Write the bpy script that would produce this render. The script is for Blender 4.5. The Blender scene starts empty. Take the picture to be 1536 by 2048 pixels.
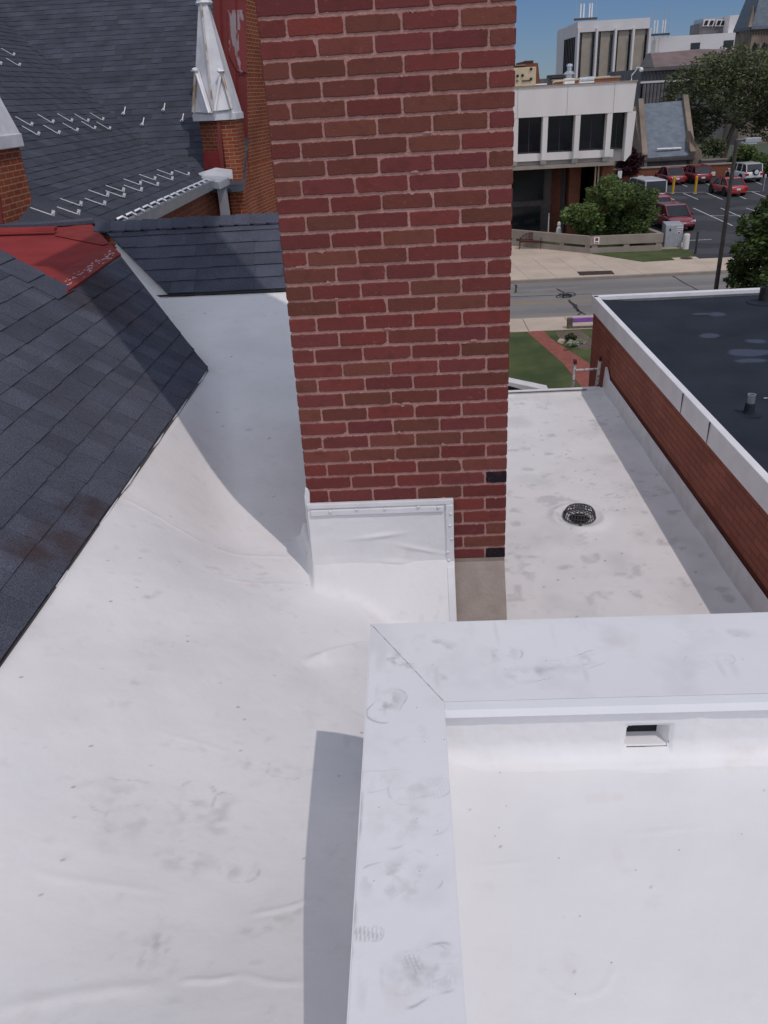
import bpy, math, random
import numpy as np
from mathutils import Vector
R = math.radians
random.seed(7)
rng = np.random.default_rng(7)
scene = bpy.context.scene

# ------------------------------------------------------------------ camera
F_PX, CX, CY = 1613.0, 768.0, 1024.0
dn = Vector((178, 3102, F_PX)).normalized()
fw = Vector((37, -834, F_PX)); fw = (fw - fw.dot(dn) * dn).normalized()
xr = dn.cross(fw)
if xr.x < 0: xr = -xr
def cam2world(v): return Vector((v.dot(xr), v.dot(fw), -v.dot(dn)))
right = cam2world(Vector((1, 0, 0))); down = cam2world(Vector((0, 1, 0))); fwd = cam2world(Vector((0, 0, 1)))
cd = bpy.data.cameras.new('camera'); cam = bpy.data.objects.new('camera', cd)
scene.collection.objects.link(cam)
from mathutils import Matrix
cam.matrix_world = Matrix(((right.x, -down.x, -fwd.x, 0), (right.y, -down.y, -fwd.y, 0), (right.z, -down.z, -fwd.z, 0), (0, 0, 0, 1)))
cd.sensor_fit = 'HORIZONTAL'; cd.sensor_width = 36; cd.lens = 36 * F_PX / 1536
cd.clip_start = 0.05; cd.clip_end = 9000
scene.camera = cam
def ray(px, py): return cam2world(Vector((px - CX, py - CY, F_PX)))
def at(px, py, X=None, Y=None, Z=None, pl=None):
    r = ray(px, py)
    if X is not None: return r * (X / r.x)
    if Y is not None: return r * (Y / r.y)
    if Z is not None: return r * (Z / r.z)
    n, p = pl
    return r * (n.dot(p) / n.dot(r))

# ------------------------------------------------------------------ sun, sky, exposure
SUN = Vector((0.36, -0.46, 1.0)).normalized()
sl = bpy.data.lights.new('sun', 'SUN'); sl.energy = 2.55; sl.angle = R(0.55); sl.color = (1.0, 0.895, 0.845)
so = bpy.data.objects.new('sun', sl); scene.collection.objects.link(so)
so.rotation_euler = SUN.to_track_quat('Z', 'Y').to_euler()
w = bpy.data.worlds.new('World'); scene.world = w; w.use_nodes = True
nt = w.node_tree; nt.nodes.clear()
sk = nt.nodes.new('ShaderNodeTexSky'); sk.sky_type = 'NISHITA'; sk.sun_disc = False
sk.sun_elevation = math.asin(SUN.z); sk.sun_rotation = math.atan2(SUN.x, SUN.y)
sk.altitude = 200; sk.air_density = 0.8; sk.dust_density = 0.0; sk.ozone_density = 4.0
bg = nt.nodes.new('ShaderNodeBackground'); bg.inputs[1].default_value = 0.15
ow = nt.nodes.new('ShaderNodeOutputWorld')
# clear blue near the horizon, broken cloud added out of view to fill the shade
wtc = nt.nodes.new('ShaderNodeTexCoord'); wsp = nt.nodes.new('ShaderNodeSeparateXYZ'); nt.links.new(wtc.outputs['Generated'], wsp.inputs[0])
hz = nt.nodes.new('ShaderNodeMapRange'); hz.inputs[1].default_value = .0; hz.inputs[2].default_value = .6; nt.links.new(wsp.outputs[2], hz.inputs[0])
tn = nt.nodes.new('ShaderNodeMix'); tn.data_type = 'RGBA'; tn.inputs[6].default_value = (.36, .45, .64, 1); tn.inputs[7].default_value = (.9, .9, .9, 1); nt.links.new(hz.outputs[0], tn.inputs[0])
ml = nt.nodes.new('ShaderNodeMix'); ml.data_type = 'RGBA'; ml.blend_type = 'MULTIPLY'; ml.inputs[0].default_value = 1
nt.links.new(sk.outputs[0], ml.inputs[6]); nt.links.new(tn.outputs[2], ml.inputs[7]); nt.links.new(ml.outputs[2], bg.inputs[0])
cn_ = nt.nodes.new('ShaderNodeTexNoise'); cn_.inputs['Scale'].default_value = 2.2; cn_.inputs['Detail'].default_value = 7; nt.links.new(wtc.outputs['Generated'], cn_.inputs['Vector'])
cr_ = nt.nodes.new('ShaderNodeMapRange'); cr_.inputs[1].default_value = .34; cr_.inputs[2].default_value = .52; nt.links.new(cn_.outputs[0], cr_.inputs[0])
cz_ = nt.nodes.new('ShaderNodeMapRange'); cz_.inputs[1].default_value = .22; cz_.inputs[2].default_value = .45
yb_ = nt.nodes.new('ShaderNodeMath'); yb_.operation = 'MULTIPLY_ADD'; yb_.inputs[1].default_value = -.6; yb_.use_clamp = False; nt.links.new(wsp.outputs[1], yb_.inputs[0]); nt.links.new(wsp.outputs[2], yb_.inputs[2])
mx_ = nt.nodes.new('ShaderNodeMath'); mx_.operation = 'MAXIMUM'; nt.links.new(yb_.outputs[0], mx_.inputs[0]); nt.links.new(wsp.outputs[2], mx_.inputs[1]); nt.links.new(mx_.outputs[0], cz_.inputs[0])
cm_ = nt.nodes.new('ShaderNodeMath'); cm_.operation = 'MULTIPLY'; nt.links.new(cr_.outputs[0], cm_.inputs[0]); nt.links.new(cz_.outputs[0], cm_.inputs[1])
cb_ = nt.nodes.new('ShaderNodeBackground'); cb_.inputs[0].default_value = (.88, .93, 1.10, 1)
bk_ = nt.nodes.new('ShaderNodeMapRange'); bk_.inputs[1].default_value = .15; bk_.inputs[2].default_value = -.75; bk_.inputs[3].default_value = .90; bk_.inputs[4].default_value = 1.75  # added cloud is brighter behind the camera, to lift the front faces
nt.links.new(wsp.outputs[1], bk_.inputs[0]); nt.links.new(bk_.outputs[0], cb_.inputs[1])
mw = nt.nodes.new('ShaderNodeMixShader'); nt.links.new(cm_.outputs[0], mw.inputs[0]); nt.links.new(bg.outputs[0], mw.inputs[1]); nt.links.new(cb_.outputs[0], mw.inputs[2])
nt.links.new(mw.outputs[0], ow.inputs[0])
vs = scene.view_settings
vs.view_transform = 'Standard'; vs.look = 'None'; vs.exposure = -0.94; vs.gamma = 1
G = -9.5          # street level below the camera

# ------------------------------------------------------------------ materials
def nodes(name):
    m = bpy.data.materials.new(name); m.use_nodes = True
    t = m.node_tree; b = t.nodes['Principled BSDF']
    return m, t, b
def N(t, typ, **kw):
    n = t.nodes.new(typ)
    for k, v in kw.items():
        if isinstance(k, str) and k.startswith('i_'): n.inputs[k[2:].replace('_', ' ')].default_value = v
        else: setattr(n, k, v)
    return n
def c4(c): return (c[0], c[1], c[2], 1)
def noisemix(t, base, col2, scale, lo=.35, hi=.65, detail=6, coord='Object', stretch=None):
    tc = N(t, 'ShaderNodeTexCoord'); src = tc.outputs[coord]
    if stretch:
        mp = N(t, 'ShaderNodeMapping'); mp.inputs['Scale'].default_value = stretch
        t.links.new(src, mp.inputs[0]); src = mp.outputs[0]
    nz = N(t, 'ShaderNodeTexNoise', i_Scale=scale, i_Detail=detail)
    t.links.new(src, nz.inputs['Vector'])
    mr = N(t, 'ShaderNodeMapRange'); mr.inputs[1].default_value = lo; mr.inputs[2].default_value = hi
    t.links.new(nz.outputs[0], mr.inputs[0])
    mx = N(t, 'ShaderNodeMix', data_type='RGBA')
    t.links.new(mr.outputs[0], mx.inputs[0])
    if hasattr(base, 'links'): t.links.new(base, mx.inputs[6])
    else: mx.inputs[6].default_value = c4(base)
    mx.inputs[7].default_value = c4(col2)
    return mx.outputs[2], nz
def bump(t, b, scale, strength, dist=.01, detail=5, prev=None):
    tc = N(t, 'ShaderNodeTexCoord')
    nz = N(t, 'ShaderNodeTexNoise', i_Scale=scale, i_Detail=detail)
    t.links.new(tc.outputs['Object'], nz.inputs['Vector'])
    bp = N(t, 'ShaderNodeBump', i_Strength=strength, i_Distance=dist)
    t.links.new(nz.outputs[0], bp.inputs['Height'])
    if prev: t.links.new(prev.outputs[0], bp.inputs['Normal'])
    t.links.new(bp.outputs[0], b.inputs['Normal'])
    return bp
def basic(name, c, c2=None, rough=.7, scale=3, metal=0, bs=40, bst=.25, bd=.01, lo=.35, hi=.65, spec=.4, stretch=None, tone=False):
    m, t, b = nodes(name)
    c2 = c2 or tuple(x * .78 for x in c)
    o, _ = noisemix(t, c, c2, scale, lo, hi, stretch=stretch)
    if tone:
        at_ = N(t, 'ShaderNodeAttribute', attribute_name='tone')
        mm = N(t, 'ShaderNodeMix', data_type='RGBA', blend_type='MULTIPLY'); mm.inputs[0].default_value = 1
        t.links.new(o, mm.inputs[6]); t.links.new(at_.outputs['Color'], mm.inputs[7]); o = mm.outputs[2]
    t.links.new(o, b.inputs['Base Color'])
    b.inputs['Roughness'].default_value = rough; b.inputs['Metallic'].default_value = metal
    b.inputs['Specular IOR Level'].default_value = spec
    if bst: bump(t, b, bs, bst, bd)
    return m
def brickmat(name, c1, c2, cm, bw=.203, rh=.0677, ms=.006, soot=(.1, .05, .04), soot_amt=.35):
    m, t, b = nodes(name)
    uv = N(t, 'ShaderNodeUVMap', uv_map='UVMap')
    bt = N(t, 'ShaderNodeTexBrick'); bt.inputs['Scale'].default_value = 1
    bt.inputs['Color1'].default_value = c4(c1); bt.inputs['Color2'].default_value = c4(c2); bt.inputs['Mortar'].default_value = c4(cm)
    bt.inputs['Mortar Size'].default_value = ms; bt.inputs['Brick Width'].default_value = bw; bt.inputs['Row Height'].default_value = rh
    bt.inputs['Mortar Smooth'].default_value = .2
    t.links.new(uv.outputs[0], bt.inputs[0])
    o, _ = noisemix(t, bt.outputs[0], soot, 1.3, .45, .8)
    mx = N(t, 'ShaderNodeMix', data_type='RGBA'); mx.inputs[0].default_value = soot_amt
    t.links.new(bt.outputs[0], mx.inputs[6]); t.links.new(o, mx.inputs[7])
    t.links.new(mx.outputs[2], b.inputs['Base Color'])
    b.inputs['Roughness'].default_value = .95; b.inputs['Specular IOR Level'].default_value = .08
    bp = N(t, 'ShaderNodeBump', i_Strength=.6, i_Distance=.006); bp.invert = True
    t.links.new(bt.outputs[1], bp.inputs['Height']); bump(t, b, 80, .3, .004, prev=bp)
    return m
def membrane(name, c=(.80, .79, .785), c2=(.74, .735, .735), grime=(.16, .155, .155), wr=.35):
    m, t, b = nodes(name)
    o, _ = noisemix(t, c, c2, 2.2, .35, .7)
    o, _ = noisemix(t, o, (.70, .66, .65), 9, .62, .85)
    a = N(t, 'ShaderNodeAttribute', attribute_name='dirt')
    mx = N(t, 'ShaderNodeMix', data_type='RGBA')
    t.links.new(a.outputs['Fac'], mx.inputs[0]); t.links.new(o, mx.inputs[6]); mx.inputs[7].default_value = c4(grime)
    t.links.new(mx.outputs[2], b.inputs['Base Color'])
    b.inputs['Roughness'].default_value = .55; b.inputs['Specular IOR Level'].default_value = .3
    p = bump(t, b, 7, wr, .02, 3)
    p = bump(t, b, 170, .12, .003, 3, prev=p)
    return m
M = {}
M['membrane'] = membrane('white_membrane')
M['coping'] = membrane('white_coping_metal', (.76, .775, .79), (.71, .725, .745), wr=.12)
M['boxfloor'] = membrane('box_coating', (.79, .785, .78), (.76, .755, .755), wr=.3)
M['flashing'] = basic('white_flashing', (.78, .78, .79), (.68, .68, .69), .5, 6, bs=20, bst=.15)
M['edge_metal'] = basic('edge_metal', (.84, .84, .85), (.74, .74, .76), .4, 3, metal=.0, bs=15, bst=.1)
M['tan'] = basic('tan_cement', (.33, .275, .235), (.27, .22, .185), .45, 12, bs=60, bst=.2, spec=.5)
M['mortar'] = basic('mortar', (.46, .255, .22), (.38, .205, .175), .95, 14, bs=120, bst=.8, bd=.005, spec=.15)
m, t, b = nodes('chimney_brick')
a = N(t, 'ShaderNodeAttribute', attribute_name='tone')
o, _ = noisemix(t, a.outputs['Color'], (.10, .04, .03), 22, .52, .95)
o2, _ = noisemix(t, o, (.32, .12, .09), 60, .64, .95)
t.links.new(o2, b.inputs['Base Color']); b.inputs['Roughness'].default_value = .95; b.inputs['Specular IOR Level'].default_value = .08
p = bump(t, b, 30, .35, .006); bump(t, b, 150, .6, .003, prev=p); M['cbrick'] = m
def shingle(name, c):
    m, t, b = nodes(name)
    a = N(t, 'ShaderNodeAttribute', attribute_name='tone')
    o, _ = noisemix(t, (c[0] * 1.18, c[1] * 1.18, c[2] * 1.18), (c[0] * .8, c[1] * .8, c[2] * .8), 3.0, .3, .7)
    tc = N(t, 'ShaderNodeTexCoord'); nz = N(t, 'ShaderNodeTexNoise', i_Scale=240, i_Detail=2); t.links.new(tc.outputs['Object'], nz.inputs['Vector'])
    mr = N(t, 'ShaderNodeMapRange'); mr.inputs[1].default_value = .3; mr.inputs[2].default_value = .75; mr.inputs[3].default_value = .45; mr.inputs[4].default_value = 1.75
    t.links.new(nz.outputs[0], mr.inputs[0])
    mm = N(t, 'ShaderNodeMix', data_type='RGBA', blend_type='MULTIPLY'); mm.inputs[0].default_value = 1
    t.links.new(o, mm.inputs[6]); t.links.new(a.outputs['Color'], mm.inputs[7])
    m3 = N(t, 'ShaderNodeVectorMath', operation='SCALE'); t.links.new(mm.outputs[2], m3.inputs[0]); t.links.new(mr.outputs[0], m3.inputs['Scale'])
    t.links.new(m3.outputs[0], b.inputs['Base Color'])
    b.inputs['Roughness'].default_value = .95; b.inputs['Specular IOR Level'].default_value = .10
    bump(t, b, 260, .6, .003)
    return m
M['shingle'] = shingle('charcoal_shingle', (.080, .087, .114))
M['shingle_church'] = shingle('church_shingle', (.062, .069, .088))
m = M['shingle'].copy(); m.name = 'stained_shingle'; M['shingle_stained'] = m; t = m.node_tree; b = t.nodes['Principled BSDF']
src = b.inputs['Base Color'].links[0].from_socket; tc = N(t, 'ShaderNodeTexCoord')
for (c_, r_, am) in (((-1.43, 2.80, -1.53), .16, .6), ((-1.42, 3.08, -1.55), .13, .6), ((-1.50, 2.66, -1.50), .12, .45), ((-2.12, 5.75, -1.08), .30, .4), ((-2.0, 5.35, -1.15), .35, .4)):
    vd_ = N(t, 'ShaderNodeVectorMath', operation='DISTANCE'); t.links.new(tc.outputs['Object'], vd_.inputs[0]); vd_.inputs[1].default_value = c_
    nz = N(t, 'ShaderNodeTexNoise', i_Scale=9.0, i_Detail=4); t.links.new(tc.outputs['Object'], nz.inputs['Vector'])
    ad = N(t, 'ShaderNodeMath', operation='MULTIPLY_ADD'); t.links.new(nz.outputs[0], ad.inputs[0]); ad.inputs[1].default_value = -.35; t.links.new(vd_.outputs['Value'], ad.inputs[2])
    mr = N(t, 'ShaderNodeMapRange'); mr.inputs[1].default_value = r_ - .17; mr.inputs[2].default_value = r_ * .4 - .22; mr.inputs[3].default_value = 0; mr.inputs[4].default_value = am
    t.links.new(ad.outputs[0], mr.inputs[0]); mx = N(t, 'ShaderNodeMix', data_type='RGBA'); t.links.new(mr.outputs[0], mx.inputs[0]); t.links.new(src, mx.inputs[6]); mx.inputs[7].default_value = (.05, .026, .020, 1); src = mx.outputs[2]
t.links.new(src, b.inputs['Base Color'])
M['redpaint'] = basic('red_roof_paint', (.29, .043, .043), (.23, .034, .034), .8, 3, bs=25, bst=.3, spec=.12)
M['redwet'] = basic('dark_red_paint', (.20, .024, .022), (.25, .036, .032), .7, 9, bs=40, bst=.3, spec=.2)
M['redwall'] = basic('faded_red_paint', (.23, .045, .042), (.17, .030, .028), .75, 1.2, bs=30, bst=.3)
M['peel'] = basic('peeling_red_paint', (.23, .045, .042), (.34, .28, .29), .75, 2.2, bs=30, bst=.4, lo=.56, hi=.60, stretch=(3, 3, 1))
M['oldbrick'] = brickmat('old_orange_brick', (.33, .090, .042), (.25, .062, .034), (.40, .24, .155), bw=.155, rh=.052, soot=(.06, .025, .02), soot_amt=.6)
M['darkbrick'] = brickmat('red_brown_brick', (.35, .125, .088), (.28, .10, .07), (.19, .088, .07), bw=.30, rh=.075, ms=.008, soot=(.50, .19, .13), soot_amt=.4)
M['streetbrick'] = brickmat('street_brick', (.26, .09, .05), (.2, .07, .045), (.25, .15, .11), bw=.22, rh=.075)
M['leadwhite'] = basic('weathered_white_metal', (.80, .80, .82), (.62, .62, .63), .5, 4, bs=14, bst=.3)
M['rust'] = basic('rust_stained_white', (.58, .56, .53), (.36, .25, .15), .6, 7, bs=30, bst=.4, lo=.48, hi=.62)
M['gutter'] = basic('grey_gutter_metal', (.46, .48, .51), (.38, .40, .43), .4, 5, metal=.3, bst=.1)
M['galv'] = basic('galvanised', (.62, .64, .66), (.5, .52, .54), .28, 9, metal=.8, bst=.05)
M['rubber'] = basic('black_rubber_roof', (.025, .033, .047), (.014, .019, .028), .85, 1.6, bs=35, bst=.3, lo=.3, hi=.7, spec=.2)
M['puddle'] = basic('damp_patch', (.045, .055, .08), (.03, .038, .054), .4, 4, bst=.05)
M['strainer'] = basic('grey_cast_plastic', (.055, .05, .058), (.08, .075, .085), .55, 20, bst=.1)
M['blackplastic'] = basic('black_plastic', (.02, .02, .022), (.035, .035, .038), .4, 20, bst=.1)
M['dark'] = basic('dark_void', (.012, .012, .014), (.02, .02, .022), .9, 5, bst=0)
M['glass'] = basic('dark_glass', (.008, .010, .014), (.014, .016, .02), .12, .7, bst=.02, bs=2, spec=.5)
M['concrete'] = basic('pale_concrete', (.74, .71, .68), (.67, .635, .61), .85, .7, bs=6, bst=.15, stretch=(1, 1, .25))
M['concrete_tan'] = basic('tan_concrete', (.32, .275, .23), (.27, .23, .19), .9, 1.5, bs=12, bst=.3)
M['beige'] = basic('beige_paint', (.52, .43, .29), (.46, .38, .25), .6, 2, bst=.05)
M['aggregate'] = basic('tan_aggregate_panel', (.36, .31, .26), (.31, .27, .22), .9, .5, bst=0)
M['towerwhite'] = basic('white_precast', (.68, .65, .65), (.62, .59, .59), .85, .2, bst=0)
M['greystone'] = basic('grey_stone', (.17, .165, .17), (.12, .115, .12), .9, .6, bst=.1, bs=5)
M['sandstone'] = basic('brown_sandstone', (.26, .205, .155), (.15, .12, .10), .9, .5, bst=.3, bs=3)
M['slate'] = basic('blue_slate', (.15, .18, .215), (.105, .13, .16), .6, 1.6, bs=6, bst=.3, stretch=(1, 1, 2))
M['brownroof'] = basic('brown_roof', (.20, .145, .14), (.15, .11, .105), .9, .5, bst=0)
M['asphalt'] = basic('asphalt', (.040, .042, .048), (.027, .029, .034), .9, .25, bs=8, bst=.2)
M['roadmat'] = basic('worn_road', (.235, .225, .215), (.19, .18, .175), .9, .35, bs=12, bst=.2, stretch=(.4, 2.2, 1))
M['walk'] = basic('pavement_concrete', (.55, .455, .36), (.46, .385, .31), .9, .8, bs=12, bst=.2)
M['brickwalk'] = basic('brick_path', (.30, .095, .07), (.22, .07, .055), .9, 5, bs=14, bst=.4)
M['grass'] = basic('lawn', (.085, .105, .034), (.045, .068, .020), .95, .9, bs=22, bst=.9, bd=.04)
M['grass2'] = basic('dry_lawn', (.16, .145, .055), (.08, .095, .03), .95, 1.6, bs=22, bst=.9, bd=.04)
M['farland'] = basic('distant_ground', (.06, .08, .045), (.09, .09, .07), .95, .02, bst=0)
M['whiteline'] = basic('white_marking', (.62, .62, .62), (.42, .42, .42), .8, 3, bst=0)
M['yellow'] = basic('yellow_paint', (.60, .34, .03), (.5, .27, .02), .6, 3, bst=0)
M['faded_yellow'] = basic('faded_yellow_line', (.36, .24, .09), (.24, .2, .15), .85, 1.2, bst=0)
M['tar'] = basic('tar_seal', (.018, .017, .018), (.03, .03, .03), .6, 3, bst=0)
M['rustgrate'] = basic('rusty_grate', (.060, .035, .028), (.04, .025, .02), .9, 10, bst=.4)
M['bronze'] = basic('bronze_pole', (.075, .06, .055), (.05, .04, .038), .6, 4, bst=0)
M['maroon'] = basic('maroon_enamel', (.10, .010, .020), (.075, .008, .014), .4, 6, bst=0)
M['purple'] = basic('purple_paint', (.30, .12, .46), (.25, .10, .4), .6, 4, bst=0)
M['wood'] = basic('weathered_wood', (.16, .12, .09), (.10, .08, .06), .9, 9, bst=.4)
M['white'] = basic('white_paint', (.78, .78, .78), (.66, .66, .67), .5, 4, bst=0)
M['alu'] = basic('scuffed_aluminium', (.62, .61, .60), (.26, .17, .15), .45, 14, metal=.2, bst=.1, lo=.5, hi=.62)
M['tyre'] = basic('tyre_rubber', (.015, .015, .015), (.02, .02, .02), .9, 8, bst=0)
M['rim'] = basic('alloy_rim', (.42, .42, .43), (.3, .3, .31), .3, 9, metal=.7, bst=0)
M['carglass'] = basic('car_glass', (.012, .016, .02), (.02, .024, .028), .08, 1, bst=0, spec=.6)
M['chrome'] = basic('chrome', (.7, .7, .7), (.6, .6, .6), .15, 4, metal=1, bst=0)
M['lamp_red'] = basic('tail_lamp', (.45, .015, .015), (.38, .01, .01), .2, 4, bst=0)
M['lamp_clear'] = basic('head_lamp', (.6, .6, .62), (.5, .5, .52), .12, 4, bst=0)
def paint(name, c):
    m = basic(name, c, tuple(x * .92 for x in c), .28, 1, bst=0, spec=.5)
    m.node_tree.nodes['Principled BSDF'].inputs['Coat Weight'].default_value = .7
    m.node_tree.nodes['Principled BSDF'].inputs['Coat Roughness'].default_value = .06
    return m
M['carred'] = paint('deep_red_car_paint', (.20, .008, .018)); M['carbright'] = paint('bright_red_car_paint', (.36, .012, .014))
M['carorange'] = paint('orange_red_car_paint', (.42, .03, .02)); M['carwhite'] = paint('white_car_paint', (.66, .67, .68))
def spots(m, lst, col, nsc=6, namt=.6, rough=None):
    t = m.node_tree; b = t.nodes['Principled BSDF']; src = b.inputs['Base Color'].links[0].from_socket; tc = N(t, 'ShaderNodeTexCoord')
    nz = N(t, 'ShaderNodeTexNoise', i_Scale=nsc, i_Detail=5); t.links.new(tc.outputs['Object'], nz.inputs['Vector']); mask = None
    for c_, r_, am in lst:
        mp = N(t, 'ShaderNodeMapping'); mp.vector_type = 'POINT'; mp.inputs['Scale'].default_value = tuple(1 / q for q in r_); mp.inputs['Location'].default_value = tuple(-a / q for a, q in zip(c_, r_)); t.links.new(tc.outputs['Object'], mp.inputs[0])
        ln = N(t, 'ShaderNodeVectorMath', operation='LENGTH'); t.links.new(mp.outputs[0], ln.inputs[0])
        ad = N(t, 'ShaderNodeMath', operation='MULTIPLY_ADD'); t.links.new(nz.outputs[0], ad.inputs[0]); ad.inputs[1].default_value = namt * 2; t.links.new(ln.outputs['Value'], ad.inputs[2])
        mr = N(t, 'ShaderNodeMapRange'); mr.interpolation_type = 'SMOOTHSTEP'; mr.inputs[1].default_value = 1.12 + namt; mr.inputs[2].default_value = .72 + namt; mr.inputs[3].default_value = 0; mr.inputs[4].default_value = am; t.links.new(ad.outputs[0], mr.inputs[0])
        if mask is None: mask = mr.outputs[0]
        else:
            mm = N(t, 'ShaderNodeMath', operation='MAXIMUM'); t.links.new(mask, mm.inputs[0]); t.links.new(mr.outputs[0], mm.inputs[1]); mask = mm.outputs[0]
    mx = N(t, 'ShaderNodeMix', data_type='RGBA'); t.links.new(mask, mx.inputs[0]); t.links.new(src, mx.inputs[6]); mx.inputs[7].default_value = c4(col); t.links.new(mx.outputs[2], b.inputs['Base Color'])
def leafmat(name, c):
    m, t, b = nodes(name)
    a = N(t, 'ShaderNodeAttribute', attribute_name='tone')
    mm = N(t, 'ShaderNodeMix', data_type='RGBA', blend_type='MULTIPLY'); mm.inputs[0].default_value = 1
    mm.inputs[6].default_value = c4(c); t.links.new(a.outputs['Color'], mm.inputs[7])
    t.links.new(mm.outputs[2], b.inputs['Base Color']); b.inputs['Roughness'].default_value = .5; b.inputs['Specular IOR Level'].default_value = .35
    tr = N(t, 'ShaderNodeBsdfTranslucent'); t.links.new(mm.outputs[2], tr.inputs[0])
    ms = N(t, 'ShaderNodeMixShader'); ms.inputs[0].default_value = .25
    o = [n for n in t.nodes if n.type == 'OUTPUT_MATERIAL'][0]
    t.links.new(b.outputs[0], ms.inputs[1]); t.links.new(tr.outputs[0], ms.inputs[2]); t.links.new(ms.outputs[0], o.inputs[0])
    return m
M['leaf'] = leafmat('leaf_green', (.10, .15, .05)); M['leafdark'] = leafmat('leaf_dark_green', (.10, .12, .062))
M['leafpurple'] = leafmat('leaf_plum', (.040, .010, .018)); M['leafgrey'] = leafmat('silvery_foliage', (.36, .42, .34)); M['leafsun'] = leafmat('leaf_mid_green', (.07, .11, .035))
M['bark'] = basic('bark', (.085, .07, .058), (.05, .042, .036), .95, 6, bs=20, bst=.6)

# ------------------------------------------------------------------ mesh helpers
class MB:
    def __init__(s): s.v = []; s.f = []; s.tone = []; s.smooth = False
    def add(s, vs, fs, tone=(1, 1, 1)):
        b = len(s.v); s.v += [tuple(p) for p in vs]
        for f in fs: s.f.append([b + i for i in f]); s.tone.append(tone)
        return s
    def box(s, a, b, tone=(1, 1, 1)):
        x0, y0, z0 = [min(p, q) for p, q in zip(a, b)]; x1, y1, z1 = [max(p, q) for p, q in zip(a, b)]
        return s.add([(x0, y0, z0), (x1, y0, z0), (x1, y1, z0), (x0, y1, z0), (x0, y0, z1), (x1, y0, z1), (x1, y1, z1), (x0, y1, z1)],
                     [(0, 3, 2, 1), (4, 5, 6, 7), (0, 1, 5, 4), (1, 2, 6, 5), (2, 3, 7, 6), (3, 0, 4, 7)], tone)
    def prism(s, pts, d, tone=(1, 1, 1)):
        """polygon extruded along vector d"""
        n = len(pts); pts = [Vector(p) for p in pts]; d = Vector(d)
        vs = pts + [p + d for p in pts]
        fs = [tuple(range(n)), tuple(range(2 * n - 1, n - 1, -1))] + [(i, i + n, (i + 1) % n + n, (i + 1) % n) for i in range(n)]
        return s.add(vs, fs, tone)
    def tube(s, pts, r, seg=8, cap=True, tone=(1, 1, 1)):
        pts = [Vector(p) for p in pts]; n = len(pts)
        rs = r if hasattr(r, '__len__') else [r] * n
        rings = []
        for i, p in enumerate(pts):
            d = (pts[min(i + 1, n - 1)] - pts[max(i - 1, 0)]).normalized()
            a = d.cross(Vector((0, 0, 1)))
            if a.length < .05: a = d.cross(Vector((1, 0, 0)))
            a.normalize(); b = d.cross(a)
            rings.append([p + (a * math.cos(2 * math.pi * k / seg) + b * math.sin(2 * math.pi * k / seg)) * rs[i] for k in range(seg)])
        vs = [q for rg in rings for q in rg]; fs = []
        for i in range(n - 1):
            for k in range(seg):
                fs.append((i * seg + k, i * seg + (k + 1) % seg, (i + 1) * seg + (k + 1) % seg, (i + 1) * seg + k))
        if cap: fs += [tuple(range(seg - 1, -1, -1)), tuple((n - 1) * seg + k for k in range(seg))]
        return s.add(vs, fs, tone)
    def lathe(s, c, prof, seg=24, tone=(1, 1, 1)):
        c = Vector(c); vs = []; fs = []; n = len(prof)
        for (r, z) in prof:
            for k in range(seg):
                a = 2 * math.pi * k / seg; vs.append(c + Vector((r * math.cos(a), r * math.sin(a), z)))
        for i in range(n - 1):
            for k in range(seg):
                fs.append((i * seg + k, i * seg + (k + 1) % seg, (i + 1) * seg + (k + 1) % seg, (i + 1) * seg + k))
        fs += [tuple(range(seg - 1, -1, -1)), tuple((n - 1) * seg + k for k in range(seg))]
        return s.add(vs, fs, tone)
    def blob(s, c, r, seg=8, rings=5, jit=.15, tone=(1, 1, 1)):
        vs = []; c = Vector(c); r = Vector(r)
        for i in range(rings + 1):
            th = math.pi * i / rings
            for k in range(seg):
                a = 2 * math.pi * k / seg; j = 1 + random.uniform(-jit, jit)
                vs.append(c + Vector((r.x * math.sin(th) * math.cos(a) * j, r.y * math.sin(th) * math.sin(a) * j, r.z * math.cos(th) * j)))
        fs = [(i * seg + k, (i + 1) * seg + k, (i + 1) * seg + (k + 1) % seg, i * seg + (k + 1) % seg) for i in range(rings) for k in range(seg)]
        return s.add(vs, fs, tone)
    def build(s, name, m, parent=None, uv=False, smooth=False, bevel=0, recalc=True):
        me = bpy.data.meshes.new(name); me.from_pydata(s.v, [], s.f)
        if recalc:
            import bmesh
            bm = bmesh.new(); bm.from_mesh(me); bmesh.ops.recalc_face_normals(bm, faces=bm.faces); bm.to_mesh(me); bm.free()
        ca = me.attributes.new('tone', 'FLOAT_COLOR', 'FACE')
        ca.data.foreach_set('color', np.array([list(c) + [1] for c in s.tone], dtype=np.float32).ravel())
        if uv:
            ul = me.uv_layers.new(name='UVMap')
            for p in me.polygons:
                n = p.normal
                if abs(n.z) > .9: ua, va = Vector((1, 0, 0)), Vector((0, 1, 0))
                else:
                    ua = Vector((-n.y, n.x, 0)).normalized(); va = n.cross(ua)
                    if va.z < 0: va = -va
                for li in p.loop_indices:
                    co = me.vertices[me.loops[li].vertex_index].co
                    ul.data[li].uv = (co.dot(ua), co.dot(va))
        if smooth: me.polygons.foreach_set('use_smooth', [True] * len(me.polygons))
        me.materials.append(M[m] if isinstance(m, str) else m)
        o = bpy.data.objects.new(name, me); scene.collection.objects.link(o)
        if parent: o.parent = parent
        if bevel:
            bv = o.modifiers.new('bevel', 'BEVEL'); bv.width = bevel; bv.segments = 2; bv.limit_method = 'ANGLE'; bv.angle_limit = R(40)
        return o
def tag(o, label, cat, group=None, kind=None):
    if label: o['label'] = label
    if cat: o['category'] = cat
    if group: o['group'] = group
    if kind: o['kind'] = kind
    return o
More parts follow.
